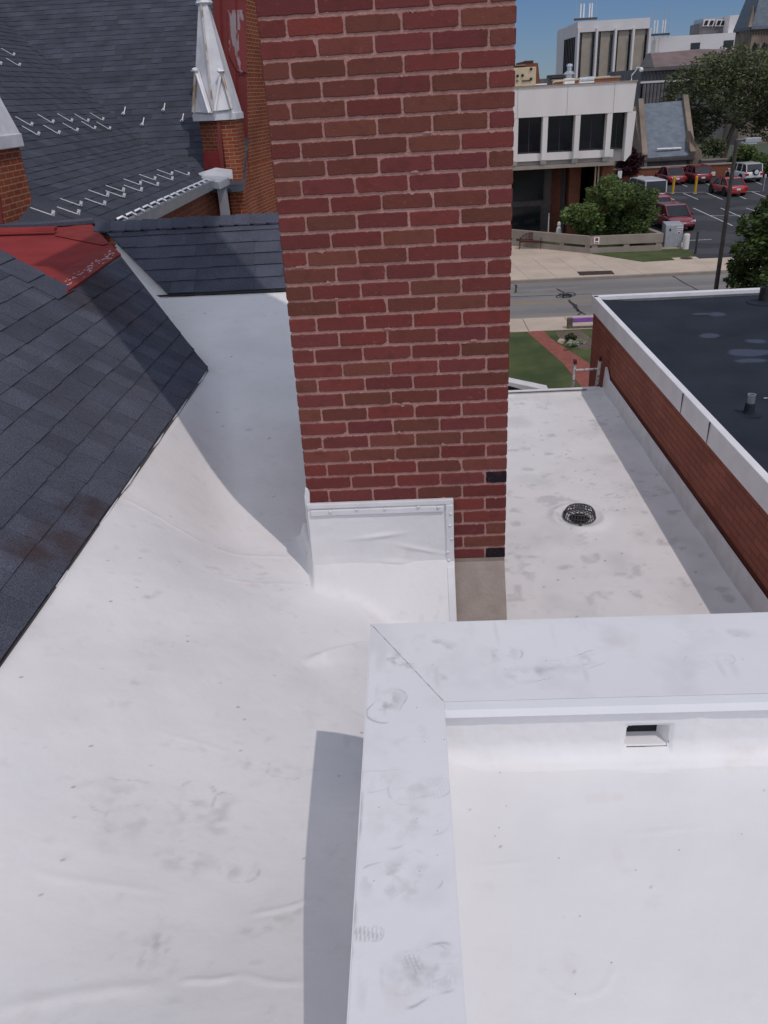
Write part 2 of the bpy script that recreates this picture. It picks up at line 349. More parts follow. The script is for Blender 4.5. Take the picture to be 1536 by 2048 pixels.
def thing(name, label, cat, loc=(0, 0, 0), rz=0, group=None):
    o = bpy.data.objects.new(name, None); scene.collection.objects.link(o); o.location = loc; o.rotation_euler = (0, 0, rz)
    o.empty_display_size = .2
    return tag(o, label, cat, group)
def struct(o): o['kind'] = 'structure'; return o
def kids(o): return [c for c in bpy.data.objects if c.parent == o]
def dup(o, loc, rz, label, group=None):
    r = o.copy(); scene.collection.objects.link(r); r.location = loc; r.rotation_euler = (0, 0, rz); r['label'] = label
    if group: r['group'] = group
    for c in kids(o):
        k = c.copy(); scene.collection.objects.link(k); k.parent = r
        for g in kids(c):
            q = g.copy(); scene.collection.objects.link(q); q.parent = k
    return r
def B(name, m, parent, a, b, **kw): return MB().box(a, b).build(name, m, parent, **kw)

# numpy value noise
_perm = rng.random((256, 256))
def vnoise(x, y):
    xi = np.floor(x).astype(int); yi = np.floor(y).astype(int); fx = x - xi; fy = y - yi
    fx = fx * fx * (3 - 2 * fx); fy = fy * fy * (3 - 2 * fy)
    g = lambda i, j: _perm[i % 256, j % 256]
    return (g(xi, yi) * (1 - fx) + g(xi + 1, yi) * fx) * (1 - fy) + (g(xi, yi + 1) * (1 - fx) + g(xi + 1, yi + 1) * fx) * fy
def fbm(x, y, o=4):
    s = 0; a = .5
    for k in range(o): s = s + a * vnoise(x * 2 ** k + 17 * k, y * 2 ** k + 31 * k); a *= .5
    return s
def prints(x, y, lst):
    """dirt left by boot soles: list of (cx, cy, angle, length, width, strength, kind)"""
    d = np.zeros_like(x)
    for (cx, cy, an, L, W, st, kd) in lst:
        c, s = math.cos(an), math.sin(an)
        u = ((x - cx) * c + (y - cy) * s) / (L / 2); v = (-(x - cx) * s + (y - cy) * c) / (W / 2)
        wv = 1 - .22 * np.cos(u * math.pi) - .12 * u
        r = np.sqrt(u ** 2 + (v / wv) ** 2)
        n = fbm(x * 38 + cx * 50, y * 38 + cy * 50, 4)
        rimm = np.exp(-((r - .96) / .035) ** 2) * np.clip((fbm(x * 22 + cy * 9, y * 22, 3) - .46) * 6, 0, 1)
        patch = np.clip(1.1 - r, 0, 1) * np.clip((n - .42) * 4.0, 0, 1)
        tread = (np.sin(u * L * 430 + np.sin(v * 3) * .6) > .1) * np.clip(1.02 - r, 0, .3) * 1.6 * np.clip((fbm(x * 20 + 5 * cx, y * 20 + 3, 3) - .45) * 6, 0, 1)
        if kd == 0: e = .55 * patch + .6 * rimm
        elif kd == 1: e = .35 * patch + .8 * tread + .4 * rimm
        else: e = .75 * patch
        d = np.maximum(d, st * np.where(r < 1.25, e, 0))
    return d
def specks(x, y, dens, step, amt=.8):
    d = np.zeros_like(x); k = rng.random(x.shape) < dens * step * step
    d[k] = amt * rng.random(k.sum()); return d
def sheet(name, X, Y, Zf, m, parent=None, dirt=None, keep=None, smooth=True):
    gx, gy = np.meshgrid(X, Y, indexing='ij'); z = Zf(gx, gy)
    nx, ny = gx.shape
    co = np.stack([gx, gy, z], -1).reshape(-1, 3).astype(np.float32)
    i = np.arange(nx * ny).reshape(nx, ny)
    q = np.stack([i[:-1, :-1], i[1:, :-1], i[1:, 1:], i[:-1, 1:]], -1).reshape(-1, 4)
    if keep is not None:
        cxm = (gx[:-1, :-1] + gx[1:, 1:]).ravel() / 2; cym = (gy[:-1, :-1] + gy[1:, 1:]).ravel() / 2
        q = q[keep(cxm, cym)]
    me = bpy.data.meshes.new(name); me.vertices.add(len(co)); me.vertices.foreach_set('co', co.ravel())
    me.loops.add(q.size); me.loops.foreach_set('vertex_index', q.ravel().astype(np.int32))
    me.polygons.add(len(q)); me.polygons.foreach_set('loop_start', np.arange(0, q.size, 4, dtype=np.int32)); me.polygons.foreach_set('loop_total', np.full(len(q), 4, dtype=np.int32))
    me.update(calc_edges=True)
    if dirt is not None:
        a = me.attributes.new('dirt', 'FLOAT', 'POINT'); a.data.foreach_set('value', np.clip(dirt(gx, gy), 0, 1).ravel().astype(np.float32))
    me.polygons.foreach_set('use_smooth', [smooth] * len(q))
    me.materials.append(M[m]); o = bpy.data.objects.new(name, me); scene.collection.objects.link(o)
    if parent: o.parent = parent
    return o

# ================================================================== CHIMNEY
CHX0, CHX1, CHY, CHD = -.494, .401, 3.26, 1.50
BZ0, RH = -1.963, .06506
chim = thing('chimney', 'tall red brick chimney with wide pink mortar joints rising from the white roof', 'chimney', (0, 0, 0))
MT = .004
B('mortar_core', 'mortar', chim, (CHX0 + MT, CHY + MT, -3.95), (CHX1 - MT, CHY + CHD - MT, 5.0))
pal = [(.188, .050, .044), (.188, .050, .044), (.200, .050, .042), (.176, .050, .047), (.168, .058, .045), (.180, .064, .047), (.182, .060, .047), (.172, .048, .048), (.168, .062, .045), (.186, .052, .046)]
def brick_outline(w_, h_, fine):
    pts = []; r = .0025
    st = .010 if fine else .2
    def edge(a, b, nrm):
        L = math.dist(a, b); n = max(1, int(L / st))
        for i in range(n):
            t = i / n; j = (random.gauss(0, .0009) if (fine and 0 < i) else 0)
            pts.append((a[0] + (b[0] - a[0]) * t + nrm[0] * j, a[1] + (b[1] - a[1]) * t + nrm[1] * j))
    cr = [r * random.uniform(.5, 1.4) for _ in range(4)]
    if fine and random.random() < .25: cr[random.randrange(4)] = random.uniform(.005, .011)
    edge((cr[0], 0), (w_ - cr[1], 0), (0, 1)); edge((w_, min(cr[1], h_ * .4)), (w_, h_ - min(cr[2], h_ * .4)), (1, 0))
    edge((w_ - cr[2], h_), (cr[3], h_), (0, 1)); edge((0, h_ - min(cr[3], h_ * .4)), (0, min(cr[0], h_ * .4)), (1, 0))
    return pts
def brick_face(mb, org, u, nrm, width, nc, fine, halves):
    j = .0095; jh = .0135
    for c in range(nc):
        z0 = BZ0 + c * RH if nc < 200 else 0
        x = width; first = True
        while x > .01:
            bw = .2005 if not (first and c % 2 == 0) else .0985
            bw *= random.uniform(.975, 1.02); x1 = x; x0 = max(0, x - bw + j)
            first = False
            if x0 < .03: x0 = 0
            if x1 - x0 > .02:
                jj = random.uniform(-.0012, .0012)
                ww = x1 - x0; hh = RH - jh + random.uniform(-.001, .001)
                col = random.choice(pal); k = random.uniform(.82, 1.06); col = tuple(q * k for q in col)
                if halves and x1 == width and c in (0, 6): col = (.024, .018, .024)
                if halves and x0 == 0 and c == 4: col = (.02, .016, .022)
                fineh = fine and z0 < .6
                out = brick_outline(ww, hh, fineh)
                pr = random.uniform(0, .0012); bvl = .0018
                cx, cy = ww / 2, hh / 2
                f3 = [org + u * (x0 + a + jj * 0) + Vector((0, 0, z0 + jh / 2 + jj + b)) for a, b in out]
                top = [org + u * (x0 + cx + (a - cx) * (1 - bvl * 2 / ww)) + Vector((0, 0, z0 + jh / 2 + jj + cy + (b - cy) * (1 - bvl * 2 / hh))) + nrm * pr for a, b in out]
                base = [p - nrm * .006 for p in f3]; mid = [p + nrm * (pr - bvl) for p in f3]; n = len(out)
                vs = base + mid + top
                fs = [tuple(2 * n + i for i in range(n))] + [(i, (i + 1) % n, n + (i + 1) % n, n + i) for i in range(n)] + [(n + i, n + (i + 1) % n, 2 * n + (i + 1) % n, 2 * n + i) for i in range(n)]
                mb.add(vs, fs, col)
            x = x0 - j
mb = MB(); NC = 105
brick_face(mb, Vector((CHX0, CHY, 0)), Vector((1, 0, 0)), Vector((0, -1, 0)), CHX1 - CHX0, NC, True, True)
brick_face(mb, Vector((CHX1, CHY, 0)), Vector((0, 1, 0)), Vector((1, 0, 0)), CHD, NC, False, False)
brick_face(mb, Vector((CHX0, CHY + CHD, 0)), Vector((0, -1, 0)), Vector((-1, 0, 0)), CHD, NC, False, False)
brick_face(mb, Vector((CHX1, CHY + CHD, 0)), Vector((-1, 0, 0)), Vector((0, 1, 0)), CHX1 - CHX0, NC, False, False)
mb.build('brickwork', 'cbrick', chim, recalc=False)
# mortar smears squeezed over brick faces
mb = MB()
for i in range(30):
    x = random.uniform(CHX0 + .03, CHX1 - .04); c = random.randrange(3, 36); sg_ = random.choice((-1, 1)); z = BZ0 + c * RH + sg_ * .005
    n = 8; L_ = random.uniform(.006, .022); H_ = random.uniform(.003, .010)
    top_ = [(x - L_ + 2 * L_ * k / n, z + sg_ * H_ * math.sin(math.pi * k / n) * random.uniform(.3, 1.2)) for k in range(n + 1)]
    pts = [Vector((a_, CHY - .0018, b_)) for a_, b_ in top_] + [Vector((x + L_, CHY - .0018, z - sg_ * .004)), Vector((x - L_, CHY - .0018, z - sg_ * .004))]
    mb.prism(pts, (0, .004, 0))
mb.build('mortar_smear', 'mortar', chim)['kind'] = 'stuff'
mb = MB()
for i in range(90):
    x = random.uniform(CHX0 + .01, CHX1 - .01); c = random.randrange(3, 36); z = BZ0 + c * RH + random.uniform(-.006, .006)
    mb.blob((x, CHY + .002, z), (.0014, .003, .0014), 5, 4, .3)
mb.build('lime_grit', 'white', chim)['kind'] = 'stuff'
B('cap', 'concrete_tan', chim, (CHX0 - .06, CHY - .06, 5.0), (CHX1 + .06, CHY + CHD + .06, 5.12), bevel=.01)
# tan cement wash on the right half of the base, white membrane skirt on the left half
wash = [(3.257, -1.952), (3.257, -1.972), (3.11, -2.207), (2.98, -2.42), (2.90, -2.75), (2.90, -3.0), (3.3, -3.0)]
MB().prism([(.163, y, z) for y, z in wash], (.236, 0, 0)).build('cement_wash', 'tan', chim)

def skirt_profile():
    return [(-1.633, 3.252), (-1.70, 3.249), (-1.80, 3.247), (-1.90, 3.245), (-1.945, 3.240), (-1.970, 3.238), (-1.99, 3.256)]
sk_t = thing('membrane_flashing', 'white membrane skirt wrapped up the foot of the brick chimney with screwed edge bars', 'flashing', (0, 3.2, -2))
sk_t.location = (0, 0, 0)
pr = np.array(skirt_profile()); tt = np.linspace(0, len(pr) - 1, 90)
zz = np.interp(tt, range(len(pr)), pr[:, 0]); yy = np.interp(tt, range(len(pr)), pr[:, 1])
xs = np.linspace(CHX0 - .004, .16, 90)
gx, gi = np.meshgrid(xs, np.arange(len(tt)), indexing='ij')
Yg = yy[gi] - .006 - .010 * np.clip(fbm(gx * 6 + 3, zz[gi] * 9, 3) - .40, 0, 1) - .012 * np.exp(-((zz[gi] + 1.965 + .02 * np.sin(gx * 9)) / .018) ** 2) * np.clip(vnoise(gx * 9, gx * 0) - .35, 0, 1)
Yg -= .008 * np.exp(-((zz[gi] + 1.79 - .10 * (gx)) / .010) ** 2) * np.exp(-((gx + .18) / .10) ** 2)
Yg -= .006 * np.exp(-((zz[gi] + 1.87 + .25 * (gx + .05)) / .010) ** 2) * np.exp(-((gx + .0) / .09) ** 2)
vsx = np.stack([gx, Yg, zz[gi]], -1).reshape(-1, 3)
ii = np.arange(gx.size).reshape(gx.shape)
q = np.stack([ii[:-1, :-1], ii[:-1, 1:], ii[1:, 1:], ii[1:, :-1]], -1).reshape(-1, 4)
mb = MB(); mb.add(vsx, [tuple(a) for a in q.tolist()]); mb.build('skirt_sheet', 'membrane', sk_t, smooth=True, recalc=False)
mb = MB()
mb.box((CHX0 - .004, 3.236, -1.655), (.163, 3.258, -1.632)); mb.box((CHX0 + .01, 3.232, -1.690), (.12, 3.246, -1.662))
mb.build('termination_bar', 'flashing', sk_t, bevel=.003)
MB().box((.128, 3.230, -1.965), (.163, 3.256, -1.656)).build('termination_bar', 'flashing', sk_t, bevel=.003)
pts = [(.130, 3.222, -1.975), (.163, 3.222, -1.975), (.163, 2.945, -2.42), (.130, 2.945, -2.42)]
MB().prism(pts, (0, -.010, .006)).build('termination_bar', 'flashing', sk_t, bevel=.002)
for (x, z) in [(-.40, -1.668), (-.27, -1.662), (-.14, -1.664), (.0, -1.66), (.10, -1.665), (.142, -1.70), (.147, -1.76), (.148, -1.83), (.142, -1.90), (.145, -1.945)]:
    MB().blob((x + random.uniform(-.01, .01), 3.230, z), (.008, .006, .007), 8, 5, .1).build('screw_head', 'flashing', sk_t, smooth=True)
MB().prism([(CHX0 - .012, 3.25, -2.02), (CHX0 + .005, 3.25, -2.05), (CHX0 + .008, 3.25, -1.64), (CHX0 + .012, 3.25, -1.585), (CHX0 + .006, 3.25, -1.56), (CHX0 - .006, 3.25, -1.555), (CHX0 - .014, 3.25, -1.60)], (0, .06, 0)).build('corner_patch', 'flashing', sk_t, bevel=.004)

# ================================================================== LEFT MEMBRANE ROOF (height field)
EAVE_X, EAVE_Z, PIT = -1.38, -1.585, math.tan(R(33))
def smax(a, b, k):
    h = np.clip(.5 + .5 * (a - b) / k, 0, 1); return b * (1 - h) + a * h + k * h * (1 - h)
def Lz(x): return EAVE_Z - PIT * (x - EAVE_X)
def left_h0(x, y):
    f1 = -1.88 + .43 * (1.5 - y); f2 = -1.88 - .12 * (y - 1.5); fl = smax(f1, f2, .09)
    f3 = -2.075 + .176 * (y - 3.15) - .09 * (x + .55) * np.clip((y - 3) / 1, 0, 1) * np.clip((6.9 - y) / 2.2, 0, 1)
    fl = smax(fl, f3, .05)
    ch = np.clip((x + .45) / .3, 0, 1) * .40 * np.clip(x + .45, 0, 1) * np.clip((y - 1.75) / .3, 0, 1) * np.clip((3.6 - y) / .3, 0, 1)
    fl = fl - ch
    wv = .10 * np.sin(y * 3.1) * .05
    cant = EAVE_Z - .012 - .95 * (x - EAVE_X) + wv
    k = np.clip((y - 5.25) / .35, 0, 1)
    vl = Lz(x) - .30
    cant2 = cant * (1 - k) + vl * k
    kk = .09 * (1 - k) + .015 * k
    back = smax(fl, cant2, kk)
    t_ = np.clip((x - EAVE_X) / (.98 - .30 * np.clip((1.45 - y) / .8, 0, 1)), 0, 1); t_ = t_ * .6 + .4 * t_ * t_ * (3 - 2 * t_)
    front = np.where(x < EAVE_X, cant2, (EAVE_Z - .012) * (1 - t_) + fl * t_)
    w_ = np.clip((y - 2.7) / 1.2, 0, 1); w_ = w_ * w_ * (3 - 2 * w_)
    h = front * (1 - w_) + back * w_
    cz = -1.957 - 1.61 * (3.226 - y) - 6 * np.clip(CHX0 - .004 - x, 0, 9)
    h = np.where((y > 2.2) & (y < 3.6), smax(h, np.minimum(cz, -1.90), .06), h)
    sd = -1.432 + .649 * (y - 6.82)
    h = smax(h, sd, .012)
    h = np.minimum(h, np.where((x < EAVE_X + .0) & (y < 5.6), Lz(x) - .02, 10))
    h = h + .012 * (fbm(x * 1.6 + 5, y * 1.6, 3) - .45) + .004 * (fbm(x * 4.5 + 5, y * 4.5, 2) - .45) + .0030 * (fbm(x * 9, y * 5 + 9, 3) - .45)
    # seams and wrinkles
    return h
RIDGE = []
def left_h(x, y):
    h = left_h0(x, y)
    for (ax, ay, bx, by, am, wd) in RIDGE:
        L2 = (bx - ax) ** 2 + (by - ay) ** 2; t = ((x - ax) * (bx - ax) + (y - ay) * (by - ay)) / L2
        L_ = L2 ** .5; d = ((x - ax) * (by - ay) - (y - ay) * (bx - ax)) / L_ + .006 * np.sin(t * 5 + ax * 9)
        e = np.clip((t + .05) / .25, 0, 1) * np.clip((1.05 - t) / .25, 0, 1)
        h = h + am * np.exp(-(d / wd) ** 2) * e
    return h
def onroof(px, py, z=-1.93):
    p = None
    for _ in range(12):
        p = at(px, py, Z=z); z = float(left_h(np.array([[p.x]]), np.array([[p.y]]))[0, 0])
    return p
_rd = []
for (ax, ay, bx, by, am, wd) in [(232, 992, 400, 1082, .0035, .007), (400, 1082, 612, 1108, .0035, .008), (618, 1328, 770, 1298, .040, .030), (360, 1968, 480, 1950, .006, .009), (480, 1950, 610, 1972, .004, .009), (0, 2010, 330, 1972, .005, .02), (500, 1832, 640, 1796, .004, .009), (350, 1330, 620, 1180, .003, .03), (60, 1740, 330, 1790, .002, .012), (420, 1150, 610, 1168, .003, .012), (330, 1465, 470, 1510, .0018, .010), (640, 1150, 742, 1240, .003, .014)]:
    A_, B_ = onroof(ax, ay), onroof(bx, by); _rd.append((A_.x, A_.y, B_.x, B_.y, am, wd))
RIDGE += _rd
fp = []
for (px, py, pw, ph, an, kd, st) in [(255, 1385, 60, 120, 1.4, 2, .28), (305, 1190, 24, 36, 1.3, 2, .45), (305, 1300, 60, 90, 1.4, 0, .22), (245, 1590, 130, 80, .3, 0, .26), (290, 1640, 110, 110, .6, 0, .24), (385, 1620, 90, 130, 1.6, 0, .34), (440, 1635, 60, 110, 1.6, 0, .36),
                            (375, 1720, 110, 60, 0, 2, .38), (455, 1740, 90, 90, .2, 0, .36), (520, 1477, 60, 36, 0, 2, .34), (500, 1530, 90, 40, -.1, 2, .24), (570, 1540, 70, 40, -.1, 0, .34), (320, 1870, 90, 150, 1.3, 1, .34), (330, 1935, 90, 60, .2, 2, .18), (535, 1850, 140, 40, .4, 2, .34), (600, 1820, 60, 40, .4, 0, .3),
                            (545, 1168, 60, 20, -.1, 1, .55), (520, 1140, 60, 30, 0, 2, .5), (432, 1140, 30, 20, 0, 2, .4), (432, 1055, 16, 12, 0, 2, .6), (495, 860, 14, 8, 0, 2, .6), (425, 938, 10, 7, 0, 2, .6)]:
    a_ = onroof(px - pw / 2, py); b_ = onroof(px + pw / 2, py); c_ = onroof(px, py - ph / 2); d_ = onroof(px, py + ph / 2); o_ = onroof(px, py)
    fp.append((o_.x, o_.y, an, max((b_ - a_).length, (c_ - d_).length), min((b_ - a_).length, (c_ - d_).length), min(.8, st * 1.5), kd))
def left_dirt(x, y):
    d = prints(x, y, fp)
    d = np.maximum(d, .07 * np.clip((fbm(x * 3, y * 3 + 4, 4) - .5) * 5, 0, 1))
    d = np.maximum(d, .10 * np.clip((fbm(x * 22, y * 22, 3) - .62) * 8, 0, 1))
    return np.maximum(d, specks(x, y, 14, .008))
lr = thing('membrane_roof', 'white sheet membrane roof valley dropping from the dark shingle eave to the brick chimney', 'roof')
lkeep = lambda x, y: ~((x > CHX0 + .03) & (x < CHX1 - .05) & (y > CHY + .05) & (y < CHY + CHD - .05)) & ~((x > -.08) & (y < 1.7))
sheet('membrane_sheet', np.arange(-1.50, .168, .008), np.arange(.3, 3.4, .008), left_h, 'membrane', lr, left_dirt, lkeep)
sheet('membrane_sheet', np.arange(-2.85, .17, .014), np.arange(3.392, 7.5, .014), left_h, 'membrane', lr, left_dirt, lambda x, y: lkeep(x, y) & ((y < 6.45) | (x > -2.25 - .36 * (y - 6.45))) & ((x > -1.5) | (y > 5.0)) & (-1.38 - .9 * np.clip(y - 5.2, 0, 9) - .12 < x))
# raised shingle-edge drip line of sealant
mb = MB()
for y, l in ((2.55, .12), (3.05, .25), (3.35, .3), (3.9, .2), (4.3, .35), (4.95, .25)):
    mb.prism([(EAVE_X + .004, y, EAVE_Z - .006), (EAVE_X + .010, y + l * .4, EAVE_Z - .010), (EAVE_X + .004, y + l, EAVE_Z - .006), (EAVE_X - .004, y + l * .5, EAVE_Z - .006)], (0, 0, -.006))
mb.build('sealant_bead', 'flashing', lr)
B('roof_deck', 'wood', lr, (-2.7, .2, -2.75), (.14, 3.2, -2.55)); B('roof_deck', 'wood', lr, (-2.7, 3.2, -2.75), (CHX0 - .01, 7.3, -2.35))

# ------------------------------------------------------------------ shingles
def shingles(name, O, u, v, S, span, parent, mat='shingle', e=.143, t=.0048, tabs=(.11, .26), var=.16, bump2=.0035):
    """O corner, u along course, v up slope; span(s)->(u0,u1)"""
    O = Vector(O); u = Vector(u).normalized(); v = Vector(v).normalized(); n = u.cross(v).normalized()
    if n.z < 0: n = -n
    mb = MB(); k = 0; s = 0
    P = lambda a, b, h: O + u * a + v * b + n * h
    while s < S - .01:
        s1 = min(s + e, S); a0, a1 = span(s + .001); b0, b1 = span(s1 - .001)
        lo = min(a0, b0); hi = max(a1, b1); x = lo - random.uniform(0, .2); on = random.random() < .5
        ct = random.uniform(.93, 1.07)
        while x < hi:
            wd = random.uniform(*tabs); x2 = x + wd
            p0, p1 = max(x, a0), min(x2, a1); q0, q1 = max(x, b0), min(x2, b1)
            if q1 < q0 and p1 > p0: q0 = q1 = min(max((p0 + p1) / 2, b0), b1)
            if p1 < p0 and q1 > q0: p0 = p1 = min(max((q0 + q1) / 2, a0), a1)
            if p1 - p0 > .001 or q1 - q0 > .001:
                h = t + (bump2 if on else 0) + random.uniform(0, .0012); dz = random.uniform(-.003, .003)
                g = ct * random.uniform(1 - var, 1 + var) * (1.0 if on else .93); bl = random.uniform(-.012, .012)
                vs = [P(p0, s + dz, h), P(p1, s + dz, h), P(q1, s1 + .004, .0012), P(q0, s1 + .004, .0012), P(p0, s + dz, -.002), P(p1, s + dz, -.002), P(q1, s1 + .004, -.003), P(q0, s1 + .004, -.003)]
                mb.add(vs, [(0, 1, 2, 3), (4, 5, 1, 0), (1, 5, 6, 2), (3, 7, 4, 0)], (g * (1 - bl), g, g * (1 + bl)))
            x = x2; on = not on
        s = s1
    return mb.build(name, mat, parent, recalc=False)
def caps(name, p0, p1, up, side, parent, e=.14, w_=.15, mat='shingle', t=.007):
    p0 = Vector(p0); p1 = Vector(p1); d = (p1 - p0); L = d.length; d.normalize(); up = Vector(up).normalized(); side = Vector(side)
    drop = side.length
    mb = MB(); k = 0; n = int(L / e)
    for i in range(n):
        a = p0 + d * (i * e); b = p0 + d * (i * e + e * 1.25); g = random.uniform(.85, 1.15); j = random.uniform(-.004, .004)
        h0, h1 = t + .004, .001
        l = side
        vs = [a + up * h0, b + up * h1, b + l + up * h1 + d * j, a + l + up * h0 + d * j, a - Vector((l.x, l.y, -l.z)) + up * h0, b - Vector((l.x, l.y, -l.z)) + up * h1,
              a - up * .004, a + l - up * .004 + d * j, b + l - up * .004]
        mb.add(vs, [(0, 1, 2, 3), (1, 0, 4, 5), (6, 0, 3, 7), (3, 2, 8, 7)], (g, g, g))
    return mb.build(name, mat, parent, recalc=False)
al = R(33); ca, sa = math.cos(al), math.sin(al)
LS = thing('shingle_roof', 'charcoal shingle roof slope whose eave overhangs the white membrane, smudged with brown', 'roof')
sv = 7 * .143 + .0005   # slope distance up to the red pan
def spanL(s):
    x = EAVE_X - s * ca
    if s < sv: return (-1.5, 5.256 + (6.40 - 5.256) * s / sv)
    return (-1.5, 5.23)
shingles('shingle_courses', (EAVE_X, 0, EAVE_Z), (0, 1, 0), (-ca, 0, sa), 3.4, spanL, LS, mat='shingle_stained', tabs=(.09, .17), var=.13)
MB().prism([(EAVE_X + .004, -1.5, EAVE_Z - .004), (EAVE_X + .004, 5.25, EAVE_Z - .004), (-2.245, 6.48, EAVE_Z + (2.245 - 1.38) * PIT - .004), (-2.245, 5.22, EAVE_Z + (2.245 - 1.38) * PIT - .004), (-4.23, 5.22, EAVE_Z + 2.85 * PIT - .004), (-4.23, -1.5, EAVE_Z + 2.85 * PIT - .004)], (0, 0, -.03)).build('roof_deck', 'blackplastic', LS)
# rake cap shingles above the red pan
pa = Vector((-2.20, 5.19, Lz(-2.20) + .004)); pb = Vector((-4.2, 5.19, Lz(-4.2) + .004))
caps('ridge_cap', pa, pb, (sa, 0, ca), (0, -.14, 0), LS, e=.20)
MB().prism([(-2.24, 5.232, Lz(-2.24)), (-4.2, 5.232, Lz(-4.2)), (-4.2, 5.232, -1.6), (-2.24, 5.232, -1.3)], (0, -.02, 0)).build('rake_wall', 'redwall', LS)
# brown smudges = spilled adhesive stain film on the lower courses
def stainpoly(cx, cs, ru, rs):
    return [Vector((EAVE_X - (cs + rs * math.sin(a) * k) * ca + .009 * sa, cx + ru * math.cos(a) * k, EAVE_Z + (cs + rs * math.sin(a) * k) * sa + .009 * ca)) for a, k in [(2 * math.pi * i / 14, random.uniform(.7, 1.15)) for i in range(14)]]

# red pan
RP = thing('red_metal_roof', 'painted red flat metal roof pan behind the charcoal shingles with splashed white specks', 'roof')
_A, _B, _C = at(135, 583, Z=-1.03), at(242, 508, Z=-1.02), Vector((-3.1, 6.6, -.955))
_n = (_B - _A).cross(_C - _A).normalized()
if _n.z < 0: _n = -_n
def rpx(px, py, h=0): return at(px, py, pl=(_n, _A + _n * h))
def rpl(px, py, h, t, nm, m): return MB().prism([rpx(a, b, h) for a, b in zip(px, py)], _n * t).build(nm, m, RP)
MB().prism([rpx(135, 583), rpx(242, 508), rpx(222, 490), rpx(184, 449), rpx(60, 455), rpx(-60, 459), rpx(-160, 464), rpx(-160, 600)], _n * -.04).build('pan', 'redpaint', RP)
rpl((138, 240, 222, 196, 108), (581, 509, 496, 500, 556), .002, .003, 'wet_paint_band', 'redwet')
rpl((110, 150, 184, 217, 205, 160, 110), (461, 452, 450, 488, 491, 482, 472), .004, .006, 'upstand', 'redwet')
pA = rpx(-60, 468, .03); pB = rpx(108, 463, .03)
MB().prism([pA, pB, pB + Vector((0, .02, .03)), pA + Vector((0, .02, .03))], (0, .08, 0)).build('raised_edge', 'redpaint', RP, bevel=.004)
mb = MB()
for i in range(46):
    t_ = random.random(); p = rpx(135 + (235 - 135) * t_ + random.uniform(-14, 2), 576 + (510 - 576) * t_ + random.uniform(-14, 0), .005)
    a = random.uniform(.8, 1.6); l = random.uniform(.003, .02); dv = Vector((math.cos(a) * l, math.sin(a) * l, 0)); nv = Vector((-math.sin(a), math.cos(a), 0)) * random.uniform(.001, .0025)
    mb.prism([p - dv - nv, p + dv - nv, p + dv + nv, p - dv + nv], (0, 0, .003))
mb.build('splash_specks', 'white', RP)['kind'] = 'stuff'
MB().prism([rpx(-80, 453, .01), rpx(100, 449, .01), rpx(186, 442, .01), rpx(188, 447, .01), rpx(150, 450, .01), rpx(60, 456, .01), rpx(-80, 460, .01)], (0, 0, .03)).build('shingle_edge', 'shingle', RP)

# ------------------------------------------------------------------ saddle roof
SD = thing('saddle_roof', 'low charcoal shingle roof with capped ridge running into the brick chimney', 'roof')
SY, SZ = 6.80, -1.405
def spanS(s):
    return (-2.07 - s * ca + .05, CHX0 + .3)
shingles('shingle_courses', (0, SY, SZ), (1, 0, 0), (0, ca, sa), .90, spanS, SD, tabs=(.14, .26), var=.13, t=.008)
rz_ = SZ + .90 * sa; ry_ = SY + .90 * ca
shingles('shingle_courses', (0, ry_ + 1.2 * ca, rz_ - 1.2 * sa), (1, 0, 0), (0, -ca, sa), 1.2, lambda s: (-2.75, CHX0 + .3), SD)
caps('ridge_cap', (-2.78, ry_, rz_ + .012), (CHX0 + .3, ry_, rz_ + .012), (0, 0, 1), (0, -.115, -.066), SD, e=.140, t=.010)
MB().prism([(-2.0, SY, SZ - .01), (CHX0 + .2, SY, SZ - .01), (CHX0 + .2, ry_, rz_ - .015), (-2.72, ry_, rz_ - .015)], (0, .02, -.05)).build('roof_deck', 'blackplastic', SD)
B('drip_edge', 'blackplastic', SD, (-2.12, SY - .014, SZ - .016), (CHX0 + .2, SY - .002, SZ - .002))

# ------------------------------------------------------------------ house mass below
hm = thing('rear_building', 'dark brick building body beneath the white membrane roof', 'building')
MB().box((-5.2, 1.0, G), (-.2, 7.6, -2.75)).build('wall', 'darkbrick', hm, uv=True)

# ================================================================== PARAPET BOX with coping
CZ = -1.302
box = thing('roof_parapet', 'white low parapet box with wide grey-white metal coping smudged by boot prints', 'parapet')
XO, XI, YO, YI, XR, YN = -.138, .047, 1.833, 1.508, 2.45, -1.6
def px_print(px, py, L, W, an, kd, st, z=CZ): p = at(px, py, Z=z); return (p.x, p.y, an, L, W, min(.85, st * 1.35), kd)
cp = [px_print(1070, 1345, .20, .085, .25, 0, .55), px_print(1000, 1308, .12, .08, .1, 0, .5), px_print(1170, 1322, .14, .075, .45, 0, .5), px_print(1385, 1275, .12, .07, .1, 0, .38), px_print(1460, 1268, .14, .06, 0, 2, .3), px_print(1420, 1320, .13, .06, .1, 0, .35), px_print(880, 1290, .16, .07, -.5, 2, .35), px_print(880, 1350, .10, .07, -.5, 2, .3),
      px_print(790, 1325, .12, .09, 2.1, 2, .6), px_print(775, 1410, .13, .09, 1.2, 0, .6), px_print(815, 1470, .10, .10, .4, 2, .25), px_print(840, 1575, .14, .09, .2, 1, .4), px_print(820, 1640, .18, .13, .3, 0, .3), px_print(770, 1560, .12, .07, .1, 0, .25),
      px_print(790, 1750, .15, .10, .5, 0, .6), px_print(825, 1760, .12, .10, .5, 0, .45), px_print(735, 1868, .06, .035, 0, 1, .7), px_print(835, 1935, .125, .085, .35, 1, .75), px_print(850, 1945, .15, .11, .3, 0, .55), px_print(880, 1950, .08, .05, .0, 1, .5)]
